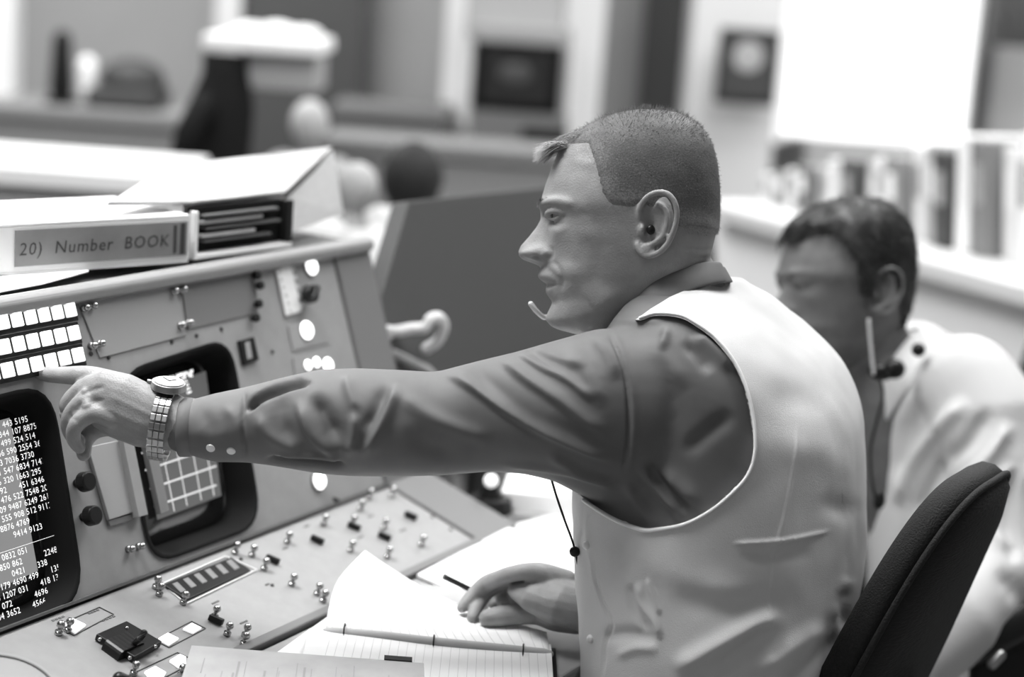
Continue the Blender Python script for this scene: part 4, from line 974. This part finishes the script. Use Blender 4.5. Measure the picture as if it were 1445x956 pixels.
# wristwatch
wc = P(230, 600, 1.985); wt_ = (P(250, 602, 1.985)-P(215, 596, 1.985)).normalized(); wu = Vector(U-wt_*U.dot(wt_)).normalized(); ww = wt_.cross(wu)
if ww.dot(F) > 0: ww = -ww
b = MB(); nseg = 26
for k in range(nseg):
    t = 2*math.pi*(k+.5)/nseg; d = wu*math.cos(t)*.0375+ww*math.sin(t)*.0335; tn = (wu*-math.sin(t)*.0375+ww*math.cos(t)*.0335).normalized(); nn = d.normalized()
    for q_, wd_ in ((-.0062, .0028), (0, .0031), (.0062, .0028)): b.box(wc+d+wt_*q_, wt_*wd_, tn*.0037, nn*.0014)
ww_ = mp_(b.build('wristwatch', STEEL, bev=.0006)); ww_['label'] = 'steel wristwatch on the pointing hand'
wcc = wc+wu*.040+ww*.006-wt_*.0; wn = (wu*1.0+ww*.30).normalized()
mp_(MB().cyl(wcc, wn, .0195, .0075, 36, .0185).build('watch_case', STEEL, bev=.0008), ww_)
mp_(MB().cyl(wcc+wn*.0073, wn, .0155, .0012, 36).build('watch_dial', mat('watch_dial_pale', .6, .25)), ww_)
bh = MB(); vx = wn.orthogonal().normalized(); vy = wn.cross(vx)
bh.box(wcc+wn*.009+vx*.004, vx*.005, vy*.0006, wn*.0002); bh.box(wcc+wn*.009+vy*.005, vy*.007, vx*.0005, wn*.0002); mp_(bh.build('watch_hand', BLACK), ww_)
mp_(MB().cyl(wcc+wn*.004-wt_*.019, -wt_, .0025, .004, 12).build('watch_crown', STEEL), ww_)
# headset boom by the mouth and its lead
hb = mp_(MB().tube([P(x, y, d) for x, y, d in smoothpts([(749, 429, 2.09), (755, 437, 2.092), (763, 445, 2.098), (771, 448, 2.11), (790, 440, 2.15), (830, 410, 2.17), (890, 350, 2.19)], 4)], [.0030]*14+[.0012]*11, 10).build('headset_boom', mat('pale_boom', .75, .3), smooth=True))
hb['label'] = 'pale curved microphone boom'
ep = MB().ball(T1(911, 330, 97), 6*KPX, 7*KPX, 5*KPX, (R, U, F)); mp_(ep.build('earpiece', BLACK, smooth=True))
ld = [P(*p) for p in smoothpts([(778, 676, 1.99), (785, 700, 2.0), (797, 735, 2.01), (808, 765, 2.02), (814, 790, 2.03), (818, 812, 2.04)], 4)]
l_ = mp_(MB().tube(ld, [.0013]*len(ld), 8).build('headset_lead', BLACK, smooth=True)); mp_(MB().ball(P(811, 779, 2.02), .006, .005, .006).build('lead_clip', BLACK, smooth=True), l_)
# pencil between the fingers
pa = P(*HD(630, 816, .050)); pb_ = P(*HD(704, 852, .018)); pd = (pb_-pa).normalized()
pc = empty('pencil', pa); tag(pc, 'dark pencil held between the fingers of the right hand', 'pencil')
attach(pc, MB().cyl(pa, pd, .0036, (pb_-pa).length*.9, 6).build('barrel', BLACK)); attach(pc, MB().cyl(pa-pd*.004, pd, .0034, .004, 12).build('eraser_cap', mat('dark_cap', .04, .5)))
attach(pc, MB().cyl(pa+pd*(pb_-pa).length*.9, pd, .0036, .018, 6, .0006).build('point', mat('bare_wood', .3, .7)))

# ================================================================ CHAIRS
def office_chair(c, yaw, lean, hw, hh, label, seatz=.46, bracket=True, tk=1.0):
    ch = empty('office_chair', (c.x, c.y, 0)); tag(ch, label, 'chair')
    s = Vector((math.sin(yaw), math.cos(yaw), 0)); b = Vector((math.cos(yaw), -math.sin(yaw), 0)); u = b*math.sin(lean)+Z*math.cos(lean); n = s.cross(u).normalized()
    if n.dot(b) < 0: n = -n
    def outline(k, grow=1.0):
        out = []
        for j in range(64):
            t = 2*math.pi*j/64; ct, st = math.cos(t), math.sin(t)
            x = math.copysign(abs(ct)**.62, ct)*hw; y = math.copysign(abs(st)**.62, st)*hh
            x *= (1-.22*max(0, (y/hh+.2))); out.append((x*k, y*k))
        return out
    def slab(prof_):
        rg = []
        for k, h in prof_: rg.append([c+s*x+u*y+n*(h*tk-(x/hw)**2*.02) for x, y in outline(k)])
        return MB().loft(rg)
    o = slab([(.55, -.045), (.80, -.044), (.93, -.036), (.985, -.022), (1.0, -.004), (.985, .012)]); attach(ch, o.build('backrest', CHAIR, smooth=True))
    o = slab([(.97, .004), (.975, .018), (.93, .030), (.80, .037), (.5, .040)]); attach(ch, o.build('back_shell', mat('chair_shell_fabric', .012, .8, bump=.9, bscale=120, stretch=(1, 1, 4)), smooth=True))
    pip = [c+s*x+u*y+n*(.018*tk-(x/hw)**2*.02) for x, y in outline(.985)]; attach(ch, MB().tube(pip+[pip[0]], [.004]*65, 8, cap=False).build('seam_piping', CHAIR, smooth=True))
    sc = Vector((c.x, c.y, seatz))-b*(.28)-b*math.sin(lean)*(c.z-seatz)
    rg = []
    for k, h in ((.6, -.04), (.95, -.03), (1.0, 0), (.96, .03), (.6, .042)):
        rg.append([sc+Z*h+b*(math.copysign(abs(math.cos(t))**.6, math.cos(t))*.23*k)+s*(math.copysign(abs(math.sin(t))**.6, math.sin(t))*.24*k) for t in np.linspace(0, 2*math.pi, 48, endpoint=False)])
    attach(ch, MB().loft(rg).build('seat', CHAIR, smooth=True))
    if bracket:
        top = c-u*hh*.16+n*.052-s*.045; low = c-u*hh*1.3+n*.058-s*.045; m_ = MB(); m_.box((top+low)/2, (top-low)/2, s*.028, n*.006); m_.box((low+Vector((sc.x, sc.y, seatz-.06)))/2, (low-Vector((sc.x, sc.y, seatz-.06)))/2, s*.03, Z*.006)
        attach(ch, m_.build('back_bracket', mat('bright_plated_metal', .85, .45, metal=.5), bev=.004))
    attach(ch, MB().cyl(Vector((sc.x, sc.y, .10)), Z, .028, seatz-.14, 20).build('column', CHROME))
    for k in range(5):
        t = 2*math.pi*k/5+.3; e = Vector((sc.x+.28*math.cos(t), sc.y+.28*math.sin(t), .075)); attach(ch, MB().tube([Vector((sc.x, sc.y, .11)), e], [.022, .015], 10).build('leg', CHROME, smooth=True))
        attach(ch, MB().ball(Vector((e.x, e.y, .028)), .026, .014, .028).build('castor', BLACK, smooth=True))
    return ch
office_chair(P(1291, 884, 2.12), math.radians(31), math.radians(17), .160, .205, 'black fabric office chair behind the man in the white vest, backrest turned edge on', tk=.75)

# ================================================================ SECOND MAN
man2 = empty('person', (P(1330, 900, 2.75).x, P(1330, 900, 2.75).y, 0)); tag(man2, 'dark-haired man in a white shirt seated behind, face partly hidden by the vest', 'person')
M2I = Matrix.Translation(-Vector(man2.location))
def m2(o, parent=None):
    if parent is None: o.parent = man2; o.matrix_parent_inverse = M2I
    else: o.parent = parent
    return o
D2 = 2.72; HC2 = P(1188, 408, D2); K2 = KPX*1.0; TY = math.radians(-20)
ex2 = R*math.cos(TY)+F*math.sin(-TY)*1; es2 = (-F)*math.cos(TY)+R*math.sin(-TY)
ex2 = (R*math.cos(TY)-F*math.sin(TY)).normalized(); es2 = (-F*math.cos(TY)-R*math.sin(TY)).normalized()
def T2(x, y, s): return HC2+ex2*((x-885)*K2)-U*((y-315)*K2)+es2*(s*K2)
HV2, HF2 = head_grid(.9, 90, 96)
b2 = MB(); b2.add([T2(*v) for v in HV2], HF2)
for sd in (1, -1): add_ears(b2, T2, sd, .95); add_lids(b2, T2, sd)
b2.tube([T2(910, 360, 0), T2(950, 430, 0), T2(990, 500, 0), P(1330, 800, 2.78), P(1330, 1000, 2.78)], [(.058, .05), (.06, .052), (.08, .08), (.1, .1), (.1, .1)], 20, up=R)
b2.tube([P(1395, 560, 2.62), P(1410, 760, 2.55), P(1330, 900, 2.45), P(1240, 985, 2.42), P(1180, 1020, 2.42)], [.05, .045, .038, .03, .028], 16)
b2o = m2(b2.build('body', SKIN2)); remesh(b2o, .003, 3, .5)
for sd in (1, -1): eye(T2, None, sd)
for o in [o for o in bpy.data.objects if o.name.startswith('eye') and not o.name.startswith('eyeb') and o.parent is None]: m2(o)
M2K = ([700, 770, 800, 830, 855, 868, 880, 892, 905, 940, 955, 975, 1010, 1040], [250, 246, 228, 226, 262, 330, 352, 340, 296, 300, 350, 384, 380, 380])
def off2(v): return 8+6*max(0, 1-(v[1]-158)/90.)
h2_ = m2(hair_shell(HV2, HF2, T2, M2K, off2, 'dark_hair', HAIR2, None, 3, 18))
sp = []; HVa = np.array(HV2); cand = [v for v in HVa if v[1] < np.interp(v[0], M2K[0], M2K[1])-8]; idx = np.random.choice(len(cand), 3800)
for i in idx:
    v = cand[i]+np.random.normal(0, 2, 3); nn = (v-cc); nn /= np.linalg.norm(nn); ho = off2(v)
    fwd = v[0] < 860; tan = np.array([-.6 if fwd else .5, .8, 0.])+np.random.normal(0, .15, 3); tan -= nn*tan.dot(nn); tan /= np.linalg.norm(tan)+1e-6
    p0 = v+nn*(ho*.7); L = rnd.uniform(18, 32); sp.append(([T2(*p0), T2(*(p0+tan*L*.5+nn*(ho*.35))), T2(*(p0+tan*L-nn*3))], 1.0*K2))
m2(strands(sp, 'hair_strand', mat('dark_hair_strand', .035, .4), None), h2_)
LV2 = [(1060, 1225, 1480, .2), (900, 1222, 1480, .205), (760, 1220, 1478, .21), (660, 1220, 1470, .215), (600, 1222, 1462, .215), (560, 1226, 1448, .21), (530, 1234, 1430, .195), (508, 1244, 1405, .17), (490, 1256, 1375, .13), (474, 1266, 1340, .09), (462, 1272, 1322, .07)]
YW2 = math.radians(8); NC2 = Vector((-math.cos(YW2), math.sin(YW2), 0)); SV2 = Vector((-math.sin(YW2), -math.cos(YW2), 0))
rg = []
for y, xl, xr, w in LV2:
    c = P((xl+xr)/2, y, 2.80); hx = (xr-xl)/2/FPX*2.8
    dn = math.sqrt(max(hx*hx-(w*math.sin(YW2))**2, .0009))/math.cos(YW2)
    rg.append([c+NC2*dn*math.cos(t)+SV2*w*math.sin(t) for t in np.linspace(0, 2*math.pi, 56, endpoint=False)])
ts = MB().loft(rg)
a_ = MB().tube([P(1365, 545, 2.63), P(1398, 600, 2.60), P(1415, 690, 2.57), P(1412, 790, 2.54), P(1350, 880, 2.46), P(1270, 960, 2.42)], [.075, .08, .075, .066, .058, .045], 24); ts.add(a_.v, a_.f)
sh2 = m2(ts.build('shirt', WSHIRT)); remesh(sh2, .006, 10, .6); sh2.modifiers.new('s', 'SUBSURF').levels = 1; sh2.modifiers['s'].render_levels = 1; bake(sh2)
folds(sh2, [([(1370, 560), (1330, 600), (1290, 650), (1262, 720)], 10, 12), ([(1400, 570), (1370, 620), (1330, 660), (1290, 740)], -10, 12), ([(1430, 590), (1400, 640), (1350, 700)], 9, 12), ([(1300, 560), (1275, 620), (1262, 680)], -8, 12),
            ([(1436, 640), (1420, 720), (1440, 800)], -9, 12), ([(1380, 720), (1410, 760), (1440, 770)], 9, 12), ([(1400, 690), (1430, 660), (1445, 650)], 8, 10), ([(1400, 800), (1430, 830), (1445, 870)], -8, 14), ([(1246, 560), (1240, 640), (1240, 720)], -7, 8)], 2.2, 3.1)
fold_noise(sh2, .006, 8)
nk2 = [(1296, 462), (1280, 470), (1262, 486), (1246, 506), (1232, 528), (1224, 552), (1222, 570)]
bk2 = [(1306, 492), (1298, 505), (1286, 520), (1270, 540), (1256, 560), (1240, 590), (1232, 610)]
def T2c(x, y, s): return P(x, y, 2.74)-F*(s*.001)
oc = collar_strip(nk2, bk2, T2c, 62, 86, 'collar', WSHIRT, sh2, 0); 
def p2(l, d): return [P(x, y, d) for x, y in smoothpts(l, 4)]
m2(MB().tube(p2([(1226, 452), (1228, 480), (1231, 510), (1233, 528)], 2.61), [.0024]*13, 8).build('earpiece_tube', mat('pale_tube_b', .55, .4), smooth=True))
m2(MB().tube(p2([(1242, 535), (1246, 560), (1236, 600), (1228, 640), (1232, 690), (1240, 710)], 2.57), [.0022]*21, 8).build('headset_lead', BLACK, smooth=True))
b = MB(); b.ball(P(1243, 525, 2.62), .020, .014, .013); b.ball(P(1262, 521, 2.61), .016, .014, .015); b.ball(P(1296, 494, 2.60), .010); m2(b.build('headset_box', BLACK, smooth=True))
m2(MB().ball(P(1241, 706, 2.6), .009, .008, .014).build('lead_plug', BLACK, smooth=True))
c = P(1340, 1040, 2.8)
tz = MB().loft([[c+Z*dz+NC2*(.13*math.cos(t))+SV2*(.185*math.sin(t)) for t in np.linspace(0, 2*math.pi, 32, endpoint=False)] for dz in (.06, .0, -.06)])
for s_ in (-.10, .10):
    hip = c+SV2*s_; kn = hip+NC2*.42; ft = Vector((kn.x, kn.y, .1)); tz.tube([hip, hip.lerp(kn, .5), kn, kn.lerp(ft, .5), ft], [.085, .078, .062, .055, .045], 16)
remesh(m2(tz.build('trousers', mat('dark_trousers', .05, .8))), .01, 6, .6)
for s_ in (-.10, .10):
    kn = c+SV2*s_+NC2*.44; hl = Vector((kn.x, kn.y, .035)); m2(MB().tube([hl+Z*.02-NC2*.03, hl+NC2*.08, hl+NC2*.18], [(.042, .038), (.038, .042), (.024, .036)], 16, up=Z).build('shoe', BLACK, smooth=True))
oc2 = office_chair(P(1500, 940, 2.72), math.radians(10), math.radians(14), .22, .15, 'black office chair under the second man, only its dark edge in view at lower right')
attach(oc2, MB().tube([P(1352, 925, 2.44), P(1400, 895, 2.46), P(1450, 868, 2.50), P(1520, 850, 2.56)], [.022, .03, .032, .03], 16).build('armrest', BLACK, smooth=True))
attach(oc2, MB().prism([P(1372, 925, 2.47), P(1500, 872, 2.52), P(1520, 1080, 2.52), P(1375, 1080, 2.47)], F*.03).build('added_dark_slab', CHAIR, bev=.01))  # black slab added for the darkness beneath the armrest, covering the shirt
attach(oc2, MB().tube([P(1400, 938, 2.42), P(1412, 925, 2.42)], [.007, .007], 10).build('arm_bolt', STEEL, smooth=True))

# ================================================================ BACKGROUND
office_chair(P(1480, 570, 3.35), math.radians(12), math.radians(8), .20, .2, 'dark blurred chair at the right edge behind the second man\'s shoulder', bracket=False)
def bgperson(hx, hy, d, hr, sw, hairm, shirtm, label, skin=SKIN, yaw=0, bald=False, hb_=0, lean=0):
    """seated figure seen small and soft: head, neck, torso, arms in one skin with shirt and hair over it"""
    c = P(hx, hy, d); r = hr/FPX*d; p = empty('person', (c.x, c.y, 0)); tag(p, label, 'person')
    fx = Vector((math.cos(yaw), math.sin(yaw), 0)); sx = Vector((-math.sin(yaw), math.cos(yaw), 0))
    b = MB(); b.ball(c, r*1.0, r*.80, r*1.2, (fx, sx, Z)); b.ball(c+fx*r*.95-Z*r*.1, r*.2, r*.16, r*.22); b.ball(c+fx*r*.55-Z*r*.75, r*.42, r*.42, r*.4)
    for s_ in (-1, 1): b.ball(c+sx*r*.8*s_-Z*.1*r, r*.2, r*.1, r*.3, (fx, sx, Z))
    ln = -fx*lean; nb_ = c-Z*r*1.9+ln*.3; b.tube([c-Z*r*.6-fx*r*.15, nb_], [r*.5, r*.55], 14)
    wv = sw/FPX*d; hp = Vector((nb_.x, nb_.y, .60))+ln
    for s_ in (-1, 1):
        sh = nb_+sx*wv*.8*s_-Z*r*.5; el = sh+fx*.06-Z*.26; hn = el+fx*.24-Z*.0
        b.tube([nb_-Z*r*.5, sh, el, hn], [r*.4, r*.4, r*.33, r*.25], 10); b.ball(hn+fx*.05, .05, .035, .02, (fx, sx, Z))
        for q_ in range(4): b.tube([hn+fx*.08+sx*(q_-1.5)*.018, hn+fx*(.135-.008*abs(q_-1.3))+sx*(q_-1.5)*.02-Z*.012], [.009, .007], 8)
    b.tube([nb_, hp], [(r*.8, r*1.1), (.09, .12)], 14, up=fx)
    bd = attach(p, b.build('body', skin, smooth=True)); remesh(bd, .008, 3)
    t = MB().loft([[nb_*(1-k)+hp*k+fx*(a2_*math.cos(t_))+sx*(b2_*math.sin(t_)) for t_ in np.linspace(0, 2*math.pi, 28, endpoint=False)] for k, a2_, b2_ in ((-.02, .05, .06), (.06, .08, wv*.7), (.16, .10, wv), (.4, .12, wv*.95), (.8, .12, wv*.8), (1, .12, wv*.8))])
    for s_ in (-1, 1):
        sh = nb_+sx*wv*.8*s_-Z*r*.5; el = sh+fx*.06-Z*.26; t.tube([sh, el, el+fx*.15], [.065, .055, .045], 12)
    remesh(attach(p, t.build('shirt', shirtm, smooth=True)), .012, 4)
    h = MB().ball(c+Z*r*.22-fx*r*.16, r*1.02, r*.9, r*1.12, (fx, sx, Z), 20)
    o = h.build('hair', hairm, smooth=True); bm = bmesh.new(); bm.from_mesh(o.data)
    bmesh.ops.bisect_plane(bm, geom=bm.verts[:]+bm.edges[:]+bm.faces[:], plane_co=c-Z*r*.1+fx*r*.45, plane_no=(fx*1.0-Z*.75), clear_outer=True); bm.to_mesh(o.data); bm.free(); attach(p, o)
    lg = MB()
    for s_ in (-.09, .09):
        kn = hp+sx*s_+fx*.4-Z*.05; lg.tube([hp+sx*s_-Z*.05, kn, Vector((kn.x, kn.y, .05))], [.085, .065, .05], 12)
    attach(p, lg.build('trousers', mat('dark_trousers', .05, .8), smooth=True))
    return p
BH = mat('bg_dark_hair', .012, .7); GH = mat('bg_pale_hair', .42, .7); GS = mat('bg_grey_shirt', .38, .8)
bgperson(584, 262, 4.2, 48, 70, BH, WSHIRT, 'blurred seated person with black hair behind the dark board', yaw=math.radians(75))
bgperson(500, 268, 3.75, 30, 92, GH, WSHIRT, 'blurred person in a white shirt seated just past the console end', yaw=math.radians(150), hb_=1)
bgperson(438, 180, 4.6, 30, 44, GH, GS, 'blurred pale-haired person above the large binder', yaw=math.radians(80))
bgperson(585, 174, 6.75, 16, 30, BH, GS, 'small blurred dark-haired figure far back between the pale wall and post', yaw=math.radians(90))
# far desk row on the left
DG = mat('bg_counter_grey', .24, .6); 
def counter(name, x0, x1, yt, d, depth_, mt, topm, label, cat='counter', yaw=0, yt2=None):
    a = P(x0, yt, d); zz = P((x0+x1)/2, yt, d).z; hw = (x1-x0)/FPX*d/2; c = P((x0+x1)/2, yt, d)
    ax = Vector((math.cos(yaw), math.sin(yaw), 0)); ay = Vector((-math.sin(yaw), math.cos(yaw), 0))
    r = empty(name, (c.x, c.y, 0)); tag(r, label, cat)
    attach(r, MB().box(Vector((c.x, c.y, zz-.02))+ay*depth_/2, ax*hw, ay*depth_/2, Z*.02).build('top', topm, bev=.004))
    attach(r, MB().box(Vector((c.x, c.y, (zz-.041)/2))+ay*(depth_/2), ax*(hw-.02), ay*(depth_/2-.02), Z*((zz-.041)/2)).build('cabinet', mt)); return r, zz, ay
counter('counter', -120, 262, 152, 5.9, .5, DG, DG, 'blurred grey counter along the far left wall')
r_, zz_, ay_ = counter('desk', -200, 244, 236, 3.9, .45, mat('bg_desk_side', .35, .7), mat('bg_white_top', .85, .6), 'blurred white-topped desk behind the console binders', 'desk')
c = P(75, 140, 5.95); zc = P(75, 152, 5.9).z
t = empty('desk_instrument', (c.x, c.y, zc)); tag(t, 'small blurred dark upright instrument on the far left counter', 'instrument')
attach(t, MB().tube([Vector((c.x, c.y+.1, zc+.045)), Vector((c.x, c.y+.1, zc+.21))], [.04, .03], 14).build('housing', BLACK, smooth=True)); attach(t, MB().cyl(Vector((c.x, c.y+.1, zc)), Z, .05, .02, 20).build('base', BLACK))
c = P(165, 140, 5.95); t = empty('desk_machine', (c.x, c.y, zc)); tag(t, 'blurred low dark machine with rounded hood on the far left counter', 'machine')
attach(t, MB().box((c.x, c.y+.18, zc+.035), Vector((.115, 0, 0)), Vector((0, .14, 0)), Z*.033).build('base', mat('bg_dark', .05, .6), bev=.02)); attach(t, MB().ball((c.x+.01, c.y+.18, zc+.09), .11, .12, .07).build('hood', mat('bg_dark', .05, .6), smooth=True))
c = P(112, 120, 5.95); t = tag(MB().tube([Vector((c.x, c.y+.10, zc+.034)), Vector((c.x, c.y+.10, zc+.13))], [.028, .032], 14).build('paper_cup', WHITEP, smooth=True), 'small blurred white cup between the dark instrument and the hooded machine', 'cup')
# stand carrying a pale box
d = 4.7; c = P(305, 150, d); r_ = empty('equipment_stand', (c.x, c.y, 0)); tag(r_, 'tall black blurred stand carrying the pale box, behind the binders', 'stand')
def colr(pts): return [[P(x, y, d)+Vector((w/FPX*d*math.cos(t)*.99, w/FPX*d*.8*math.sin(t), 0)) for t in np.linspace(0, 2*math.pi, 24, endpoint=False)] for x, y, w in pts]
top_z = P(315, 66, d).z
cr = colr([(300, 330, 46), (302, 250, 48), (308, 190, 48), (312, 150, 47), (316, 125, 40), (318, 105, 33), (318, 76, 32)])
base = [[Vector((p.x, p.y, .0)) for p in cr[0]]]
attach(r_, MB().loft(base+cr).build('column', BLACKM, smooth=True)); attach(r_, MB().tube([P(285, 150, d-.1), P(262, 190, d-.15), P(252, 215, d-.15)], [.035, .03, .02], 10).build('bracket_arm', BLACKM, smooth=True))
bx_ = empty('equipment_box', (P(375, 100, d).x, P(375, 100, d).y, P(318, 76, d).z)); tag(bx_, 'pale blurred box with bright top resting on the black stand', 'box')
bb = wbox('housing', 290, 66, 452, 128, d-.12, .42, mat('bg_box_side', .33, .7), zmin=P(318, 76, d).z+.002-.0, zmax=P(318, 36, d).z); bpy.data.objects.remove(bb)
zb = P(318, 72, d).z+.002
cbx = P(372, 66, d); attach(bx_, MB().box((cbx.x, cbx.y+.12, zb+.02), Vector((.150, 0, 0)), Vector((0, .17, 0)), Z*.020).build('top', WHITEP, bev=.01))
hang = MB().box((P(398, 90, d).x, cbx.y+.12, zb-.047), Vector((.088, 0, 0)), Vector((0, .12, 0)), Z*.046); attach(bx_, hang.build('housing', mat('bg_box_side', .33, .7), bev=.005))
b = MB()
for k in range(3): b.ball((cbx.x-.05+.07*k, cbx.y+.1, zb+.05+.006*(k == 1)), .05, .08, .022)
attach(bx_, b.build('papers_on_top', PAPER, smooth=True))
# equipment rack between the posts, with black monitor
def rack(label, x0, x1, y0, y1, d, mtl):
    c = P((x0+x1)/2, y1, d); r = empty('equipment_rack', (c.x, c.y+.25, 0)); tag(r, label, 'rack')
    attach(r, wbox('cabinet', x0, y0, x1, y1, d+.02, .35, mtl, zmin=0, bev=.004)); return r
r_ = rack('grey equipment rack between the two white posts, black monitor set in it', 664, 800, 40, 250, 6.0, mat('bg_rack', .30, .6))
attach(r_, wbox('upper_panel', 664, -200, 800, 52, 6.0, .3, mat('bg_rack_light', .36, .6)))
attach(r_, wbox('monitor', 667, 62, 792, 158, 5.96, .06, BLACKM, bev=.01)); attach(r_, wbox('screen', 683, 74, 776, 146, 5.95, .012, mat('bg_screen', .012, .3, emit=.006)))
e_ = P(727, 104, 5.945); attach(r_, MB().ball(e_, .055, .004, .035).build('screen_glow', mat('bg_screen_glow', .03, .4, emit=.03), smooth=True))
attach(r_, wbox('lower_panel', 665, 160, 800, 200, 5.97, .05, mat('bg_lower', .14, .6)))
attach(r_, wbox('speaker', 735, 183, 800, 240, 5.95, .07, BLACKM, bev=.01))
counter('counter', 468, 634, 152, 6.0, .35, mat('bg_counter_b', .17, .7), mat('bg_counter_c', .16, .7), 'blurred mid-grey counter left of the first white post')
counter('desk', 452, 800, 205, 5.2, .3, mat('bg_counter_d', .25, .7), mat('bg_counter_e', .20, .7), 'blurred pale grey desk between the black-haired person and the rack')
r_ = rack('tall pale rack with a picture monitor, right of the dark door', 990, 1118, -400, 230, 6.0, mat('bg_rack_pale', .62, .6))
attach(r_, wbox('monitor', 1013, 42, 1098, 148, 5.97, .05, mat('bg_mon', .03, .5), bev=.01))
attach(r_, wbox('screen', 1022, 50, 1090, 138, 5.955, .012, mat('bg_screen2', .03, .3, emit=.03)))
attach(r_, MB().ball(P(1056, 80, 5.95), .052, .004, .052).build('screen_picture', mat('bg_screen_pic', .2, .4, emit=.22), smooth=True))
# bright wall display
dp = empty('display_screen', (P(1270, 100, 6.6).x, P(1270, 100, 6.6).y, 0)); tag(dp, 'very bright white projection screen filling the wall at upper right', 'screen')
attach(dp, wbox('lit_surface', 1142, -500, 1398, 200, 6.6, .05, mat('bright_display', .9, .6, emit=1.1)))
attach(dp, wbox('frame', 1134, -520, 1406, 206, 6.63, .05, mat('display_frame', .6, .6))); attach(dp, wbox('side_strip', 1108, -500, 1138, 200, 6.6, .05, mat('display_strip', .85, .6, emit=.35)))
attach(dp, wbox('stand', 1134, 200, 1406, 330, 6.64, .1, mat('bg_rack_w', .42, .6), zmin=0, zmax=P(1270, 205, 6.6).z))
cu_ = MB(); 
for k in range(9):
    a = P(1404+k*12, 40, 6.5); cu_.cyl((a.x, a.y, P(1430, 66, 6.5).z), Z, .022, 2.6-P(1430, 66, 6.5).z, 10)
tag(cu_.build('curtain', mat('bg_curtain', .2, .8), smooth=True), 'grey blurred hanging at the top right corner beside the bright screen', 'curtain')
# right-hand console row with upright binders and papers on it
d0, d1 = 4.9, 3.7
pL = P(1000, 345, d0); pR = P(1500, 330, d1)
ax = (pR-pL); ax.z = 0; Ls = ax.length; ax.normalize(); ay = Z.cross(ax); ay = ay if ay.dot(F) > 0 else -ay; zr = (pL.z+pR.z)/2
fc = empty('far_console', (pL.x, pL.y, 0)); tag(fc, 'pale blurred console row crossing behind the second man, carrying upright binders', 'console')
cm = (pL+pR)/2; cm.z = zr
attach(fc, MB().box(cm+ay*.22-Z*.02, ax*(Ls/2), ay*.25, Z*.02).build('top', mat('bg_console_top', .7, .6), bev=.004))
attach(fc, MB().box(Vector((cm.x, cm.y, (zr-.041)/2))+ay*.24, ax*(Ls/2-.01), ay*.21, Z*((zr-.041)/2)).build('cabinet', mat('bg_console_body', .88, .7)))
rail = empty('shelf_rack', (pL.x, pL.y, 0)); 
rt = [P(1000, 236, 5.4), P(1500, 140, 4.3)]; rt = [Vector((pL.x, pL.y, P(1000, 240, 4.9).z)), Vector((pR.x, pR.y, P(1500, 146, 3.7).z))]
bpy.data.objects.remove(rail)
sw = empty('screen_wall', (pL.x, pL.y, 0)); tag(sw, 'long pale rail and backing panel standing behind the row of upright binders', 'partition')
attach(sw, MB().box(((rt[0]+rt[1])/2)+ay*.50, (rt[1]-rt[0])/2, ay*.03, Z*.012).build('shelf_rail', mat('bg_rail', .5, .6)))
attach(sw, MB().prism([Vector((pL.x, pL.y, 0))+ay*.49, Vector((pR.x, pR.y, 0))+ay*.49, rt[1]+ay*.49, rt[0]+ay*.49], ay*.02).build('back_panel', mat('bg_back_panel', .34, .7)))
greys = [(.75, 'white'), (.30, 'mid-grey'), (.88, 'bright white'), (.16, 'dark grey'), (.5, 'pale grey'), (.8, 'white'), (.07, 'black'), (.6, 'pale grey'), (.85, 'bright white'), (.24, 'grey'), (.8, 'white'), (.45, 'pale grey'), (.06, 'black'), (.9, 'bright white'), (.2, 'dark grey'), (.75, 'white'), (.9, 'bright white'), (.12, 'dark grey'), (.7, 'white'), (.4, 'grey'), (.85, 'bright white')]
rnd = random.Random(21); xs = 0.03; k = 0; nB = len(greys)
for k, (g_, nm) in enumerate(greys):
    u = (k+.5)/nB; p = pL.lerp(pR, u); p.z = zr+.001; topz = rt[0].lerp(rt[1], u).z; h = (topz-zr)*rnd.uniform(.84, 1.0); wdt = Ls/nB*(rnd.uniform(.26, .34) if g_ > .5 else rnd.uniform(.40, .46)); ln = -.10-.1*rnd.random()
    r = empty('upright_binder', p); u_ = Vector((0, 0, 1))+ax*ln; dd = .2
    c = p+ay*(.12+rnd.uniform(0, .05)); q = [c-ax*wdt, c+ax*wdt, c+ax*wdt+u_*h, c-ax*wdt+u_*h]
    attach(r, MB().prism([v for v in q], ay*dd).build('cover', mat('binder_grey_%02d' % int(g_*100), g_, .5), bev=.004))
    attach(r, MB().prism([c-ax*wdt*.6+u_*h*.45-ay*.002, c+ax*wdt*.6+u_*h*.45-ay*.002, c+ax*wdt*.6+u_*h*.8-ay*.002, c-ax*wdt*.6+u_*h*.8-ay*.002], ay*.0015).build('spine_label', mat('bg_label_bright' if k % 2 else 'bg_label_grey', .9 if k % 2 else .35, .4)))
    pos = ['leftmost, beside the first man\'s head', 'second from the left', 'third from the left', 'fourth from the left', 'fifth from the left', 'sixth from the left', 'seventh from the left', 'eighth from the left', 'ninth from the left', 'tenth from the left', 'eleventh, in the middle of the row', 'tenth from the right', 'ninth from the right', 'eighth from the right', 'seventh from the right', 'sixth from the right', 'fifth from the right', 'fourth from the right', 'third from the right', 'second from the right', 'rightmost'][k]
    tag(r, 'blurred %s upright binder on far console, %s' % (nm, pos), 'binder', 'upright binders on the far console row')
